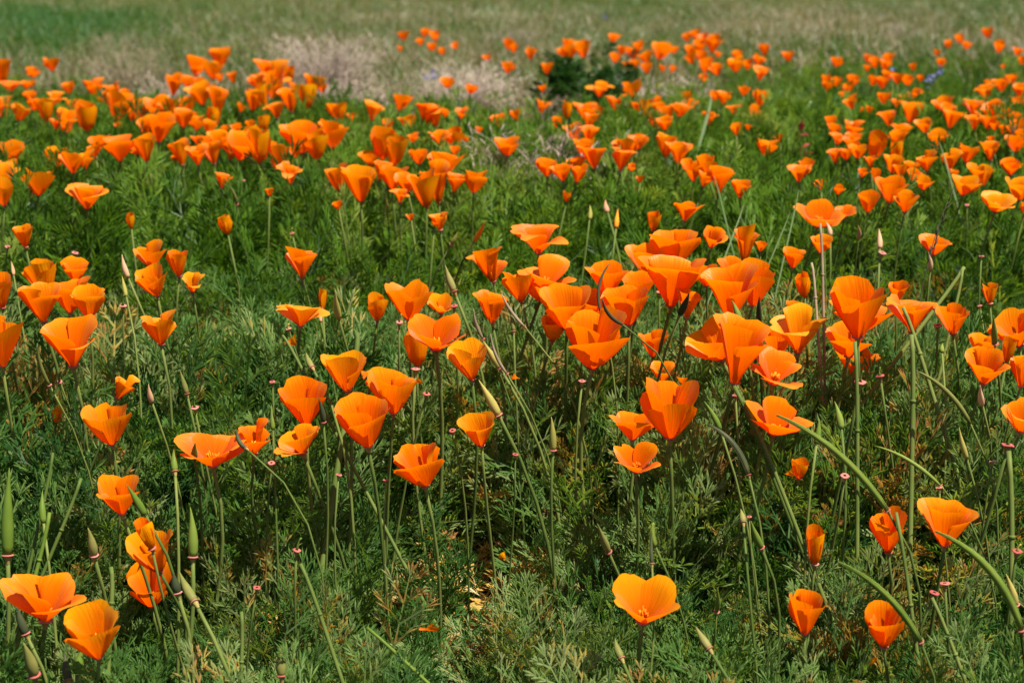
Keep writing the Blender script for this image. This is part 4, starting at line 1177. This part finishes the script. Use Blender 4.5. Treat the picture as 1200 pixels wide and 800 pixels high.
# ------------------------------------------------------------------ bare stems, grass blades, tufts and other small growth
# top x y, foot x y (where it leaves the leaves), width px, material, distance y | label
STEMS = '''
130 664 128 712 6 s 690 | short cut stem with flat top beside the soft focused front poppy
283 716 280 800 5 s 770 | thick pale bare stem near the lower picture edge
1130 313 1090 366 5 s 365 | slanted pale bare stem with a knotted top
1128 316 1116 368 4 s 366 | thin bare stem rising to the same knot beside the slanted stem
961 262 963 335 3.5 b 345 | brown upright bare stem crossing the small poppy under wide flat one
951 308 954 345 3.5 b 345 | second brownish bare stem, shorter, beside the crossing one
331 393 346 420 4 s 425 | straw pale stem slanting past the ragged yellow topped poppy
418 390 414 415 7 s 430 | thick pale green stem standing above the tilted cup
1002 400 1003 560 5 s 530 | tall plain stem running parallel to the goblet poppy's stem
1068 392 1067 500 6 s 480 | straight green stem below the flared pointed poppy
1078 420 1058 360 5 s 420 | leaning green stem above the curved olive pod
860 452 905 560 6 s 500 | slanting green stem below ruffled split petal poppy
872 470 915 575 5 s 510 | second slanting green stem close to the ruffled poppy's own
1182 528 1183 690 7 s 600 | thick pale stem under the wide whitish disc
1050 600 1075 780 5 s 690 | long green stem running down beside the orange cup with collar
1092 700 1130 800 5 s 740 | slanting stem under the pair of spent discs
430 735 500 800 4.5 g 770 | diagonal green stem lying low across dark leaves
380 740 352 660 5 s 730 | upright branching stem in the leafy lower part
47 600 62 530 4 s 590 | pale leaning stem among the edge leaves
62 640 95 560 4.5 s 620 | straight pale stem behind the spreading poppy
40 672 58 600 5 g 660 | long dark green upright blade at the picture edge
'''
BLADES = '''
825 143 833 112 5 p 150 | broad pale blurred grass blade in the poppy field
845 240 836 205 2.4 p 245 | pale grass blade arching near yellow orange blooms
858 275 872 238 2.4 p 280 | pale bluish blade above the narrow tubular poppy
1100 165 1114 215 2.6 p 215 | pale slanting blade under the double bloom in far bank
925 270 936 222 2.2 p 275 | soft bluish grass blade beside the wide flat poppy
908 290 926 248 2.2 p 290 | lower soft bluish grass blade beside the wide flat poppy
'''
TUFTS = '''
380 92 66 56 p 900 .40 | fluffy pinkish straw tuft, the tallest in the open field
322 116 70 34 s 420 .4 | low grey straw tuft behind the tall orange clump
405 116 80 34 p 420 .4 | pale straw tuft below the fluffy pinkish one
470 112 76 40 s 480 .4 | straw tuft in the middle of the dry strip
548 106 78 42 p 640 .4 | broad pinkish white straw tuft with a red orange bloom above
600 50 60 22 p 260 .35 | small far pinkish tuft beyond the field poppies
770 112 80 34 p 600 .4 | straw tuft with pale blooms fading into it
634 188 66 46 p 560 .3 | pinkish dry tuft in the middle of the green growth
838 44 60 22 s 260 .35 | far pale straw tuft behind the tight knot of poppies
960 44 120 22 s 420 .35 | wide low straw tuft along the far dry field
1056 48 50 26 p 240 .35 | pinkish far tuft in the olive grass
150 84 110 36 s 420 .35 | grey dry grass tuft under the bright green grass
200 112 80 30 p 380 .35 | brownish dry tuft behind the dense bank
616 140 44 50 s 320 .3 | thin wispy straw tuft rising beside the dark bush
140 60 80 30 s 260 .35 | faded grass tuft in the far field beyond dense bank
'''
BUSHES = '''
690 114 88 42 | dark green leafy bush in the poppy field
'''


def build_rest():
    for txt, nm, cat, grp in ((STEMS, 'bare_stem', 'stem', 'bare stems standing among the poppies'), (BLADES, 'broad_grass_blade', 'grass blade', 'broad grass blades in the field')):
        for ln in txt.strip().splitlines():
            a, lab = ln.split('|'); a = a.split()
            tx, ty, fx, fy, wd = (float(q) for q in a[:5])
            if ty > fy:
                tx, ty, fx, fy = fx, fy, tx, ty
            z = depth(float(a[6]))
            T, B = at(tx, ty, z), at(fx, fy, z * .995)
            d = unit(B - T)
            gz = float(ground(B[0], B[1]))
            G = B + d * max(0.01, (B[2] - gz) / max(.35, -d[2])); G[2] = float(ground(G[0], G[1]))
            rad = wd * .5 * z / FPX
            path = bez(T, T + (B - T) * .5 + np.array((rad * 2, 0, 0)), B, G, 9)
            mb = MB()
            if nm == 'broad_grass_blade':  # broad grass blades, drawn as flattened tapering tubes
                tube(mb, path, rad * np.interp(np.linspace(0, 1, 9), [0, .3, 1], [.1, 1, .7]), 6, squash=.25)
                m = M_PALE
            else:
                tube(mb, path, np.linspace(rad * .85, rad * 1.1, 9), 7)
                for k in (3,):
                    tube(mb, [path[k] - d * rad * .6, path[k] + d * rad * .6], rad * 1.25, 7)
                m = {'s': M_STEM, 'b': M_POD_BROWN, 'g': M_POD}[a[5]]
            o = mb.build(nm, [m], G)
            tag(o, lab.strip(), cat, grp)
    for i, ln in enumerate(TUFTS.strip().splitlines()):
        a, lab = ln.split('|'); a = a.split()
        x, y, wd, ht, n = float(a[0]), float(a[1]), float(a[2]), float(a[3]), int(a[5])
        # the tuft stands on the ground where its foot is seen
        r_ = random.Random(60 + i)
        z = depth(y - 28) if y < 150 else depth(y - 10)
        P = at(x, y, z); gz = float(ground(P[0], P[1]))
        sc = z / FPX
        G = np.array((P[0], P[1], gz)); top = P[2] + ht * sc - gz
        mb = MB()
        for k in range(n):
            az = r_.uniform(0, 6.28); rr = wd * .36 * sc * math.sqrt(r_.random())
            p = G + np.array((rr * math.cos(az), rr * math.sin(az), -.01))
            o = np.array((math.cos(az + r_.uniform(-.8, .8)), math.sin(az + r_.uniform(-.8, .8)), 0)); s = np.array((-o[1], o[0], 0))
            hh = top * r_.uniform(.5, 1.02) * (1 - .35 * (rr / (wd * .36 * sc)) ** 2); bd = hh * r_.uniform(.1, float(a[6]) + .25)
            pts = [p, p + o * bd * .25 + np.array((0, 0, hh * .55)), p + o * bd * .65 + np.array((0, 0, hh * .88)), p + o * bd * 1.2 + np.array((0, 0, hh * .97))]
            wv = .0021 * r_.uniform(.7, 1.3)
            vs = [q + s * wv * f_ * c for q, f_ in zip(pts, (1, .9, .6, .15)) for c in (-.5, .5)]
            mb.add(vs, [(0, 1, 3, 2), (2, 3, 5, 4), (4, 5, 7, 6)])
            for q in range(5):
                b = pts[2] + (pts[3] - pts[2]) * q / 4
                d = unit(o * r_.uniform(-.8, 1) + s * r_.uniform(-1, 1) + np.array((0, 0, .5)))
                lobe(mb, b, d, unit(np.cross(d, (0.1, .3, 1))), hh * .09, wv * 1.2)
        o = mb.build('dry_grass_tuft', [M_STRAW_LIGHT if n >= 600 else (M_STRAW_PINK if a[4] == 'p' else M_STRAW)], tuple(G), smooth_=False)
        tag(o, lab.strip(), 'grass tuft', 'dry straw tufts in the field')
    for i, ln in enumerate(BUSHES.strip().splitlines()):
        a, lab = ln.split('|'); x, y, wd, ht = (float(q) for q in a.split())
        r_ = random.Random(90 + i)
        z = depth(y - 30); P = at(x, y, z); gz = float(ground(P[0], P[1])); sc = z / FPX
        G = np.array((P[0], P[1], gz)); top = P[2] + ht * sc - gz
        mb, st = MB(), MB()
        for k in range(90):
            az = r_.uniform(0, 6.28); rr = wd * .42 * sc * math.sqrt(r_.random())
            o = np.array((math.cos(az), math.sin(az), 0))
            p = G + o * rr
            hh = top * math.sqrt(max(.1, 1 - (rr / (wd * .5 * sc)) ** 2)) * r_.uniform(.75, 1.05)
            tip = p + np.array((0, 0, hh)) + o * hh * .2
            if k < 25:
                tube(st, [p, (p + tip) / 2 + o * .01, tip], [.002, .0016, .0008], 4)
            for q in range(5):
                b = p + (tip - p) * r_.uniform(.3, 1)
                T = unit((r_.uniform(-1, 1), r_.uniform(-1, 1), r_.uniform(.1, 1)))
                poppy_leaf(mb, b, T, unit(np.cross(T, (.2, .1, 1))), r_.uniform(.05, .09), r_, 2.0)
        root = thing('leafy_bush', tuple(G), lab.strip(), 'bush')
        mb.build('foliage', [M_BUSH], G, root, False)
        st.build('stems', [M_STEM], G, root)
    # a dark grass spike with a seed head
    z = depth(330); T, M_, B = at(1113, 232, z), at(1093, 270, z), at(1070, 330, z)
    G = np.array((B[0] - .02, B[1], float(ground(B[0] - .02, B[1]))))
    mb = MB(); path = bez(G, B + (0, 0, -.03), M_, T, 14); tube(mb, path, np.linspace(.0011, .0003, 14), 5)
    hd = MB()
    r_ = random.Random(4)
    for k in range(16):
        q = path[8] + (path[-1] - path[8]) * k / 15; d = unit(unit(path[-1] - path[8]) + np.array((r_.uniform(-.5, .5), r_.uniform(-.4, .4), .1)))
        tube(hd, [q, q + d * .004, q + d * .012], [.0004, .0009, .0002], 4)
    root = thing('grass_spike', tuple(G), 'thin dark grass spike with a seed head crossing the lone smooth cup', 'grass')
    mb.build('stem', [M_SPIKE], G, root); hd.build('seed_head', [M_SPIKE], G, root)
    # little blue wildflowers and a red leaf in the far growth
    for x, y, lab in ((505, 90, 'small blue wildflower in the dry strip of straw tufts'), (1090, 96, 'blue wildflower above the far bank of poppies'),
                      (1046, 88, 'blue wildflower among the poppies below dry field'), (709, 21, 'lone blue wildflower far off in olive grass'), (1099, 86, 'second blue wildflower beside the one above the far bank')):
        z = depth(y); P = at(x, y, z); r_ = random.Random(x)
        G = np.array((P[0], P[1], float(ground(P[0], P[1]))))
        mb, st = MB(), MB()
        for k in range(12):
            q = P + np.array((r_.gauss(0, .005), r_.gauss(0, .005), r_.uniform(-.015, .012)))
            d = unit((r_.uniform(-1, 1), r_.uniform(-1, 1), r_.uniform(-.2, 1)))
            lobe(mb, q, d, unit(np.cross(d, (.3, .2, 1))), .013, .009)
        tube(st, [G, (G + P) / 2 + (.006, 0, 0), P], [.002, .0016, .001], 5)
        root = thing('blue_wildflower', tuple(G), lab, 'wildflower', 'small blue wildflowers in the field')
        mb.build('blossom', [M_BLUE], G, root, False); st.build('stem', [M_STEM], G, root)
    z = depth(170); P = at(938, 162, z); G = np.array((P[0], P[1], float(ground(P[0], P[1]))))
    mb = MB(); r_ = random.Random(8)
    for k in range(14):
        q = G + (P - G) * r_.uniform(.75, 1.05); d = unit((r_.uniform(-1, 1), r_.uniform(-.6, .6), r_.uniform(0, .6)))
        lobe(mb, q, d, unit(np.cross(d, (0, .4, 1))), .03, .014)
    tube(mb, [G, P], .0016, 5)
    tag(mb.build('red_leaf', [M_RED], tuple(G), smooth_=False), 'dark red withered leaf sprig in green growth', 'leaf')
    # fallen petals
    for i, (x, y, sz, lab) in enumerate(((514, 730, 22, 'fallen orange petal upright in the litter above bare soil'), (592, 652, 9, 'orange petal scrap lying under the solitary notched cup'),
                                        (346, 398, 20, 'detached orange petal in shade beneath the ragged yellow topped poppy'), (930, 552, 16, 'crumpled fallen petal deep among stems'),
                                        (600, 440, 12, 'tiny yellow petal scrap caught near a brownish pod'), (495, 445, 12, 'shrivelled red petal hanging near a pink spent disc'),
                                        (1020, 775, 12, 'dull red petal fallen under the closed angular poppy'), (800, 444, 16, 'withered orange petal in shade behind the notched cup'))):
        r_ = random.Random(i + 40)
        z = depth(y) * 1.0; P = at(x, y + sz * .3, z); k = sz * z / FPX
        v, f, uv = petal(k * .5, k * .9, 'c', r_.uniform(-.5, .5), r_.random(), 8, 8, False)
        fr = frame(unit((r_.uniform(-.8, .8), r_.uniform(-.6, .4), .6)))
        mb = MB(); mb.add(P + v @ fr.T, f, 0, uv)
        o = mb.build('fallen_petal', [M_PETAL], tuple(P)); o['tint'] = .9 if 'yellow' in lab else 0.0
        tag(o, lab, 'petal', 'fallen petals caught in the leaves')


build_rest()
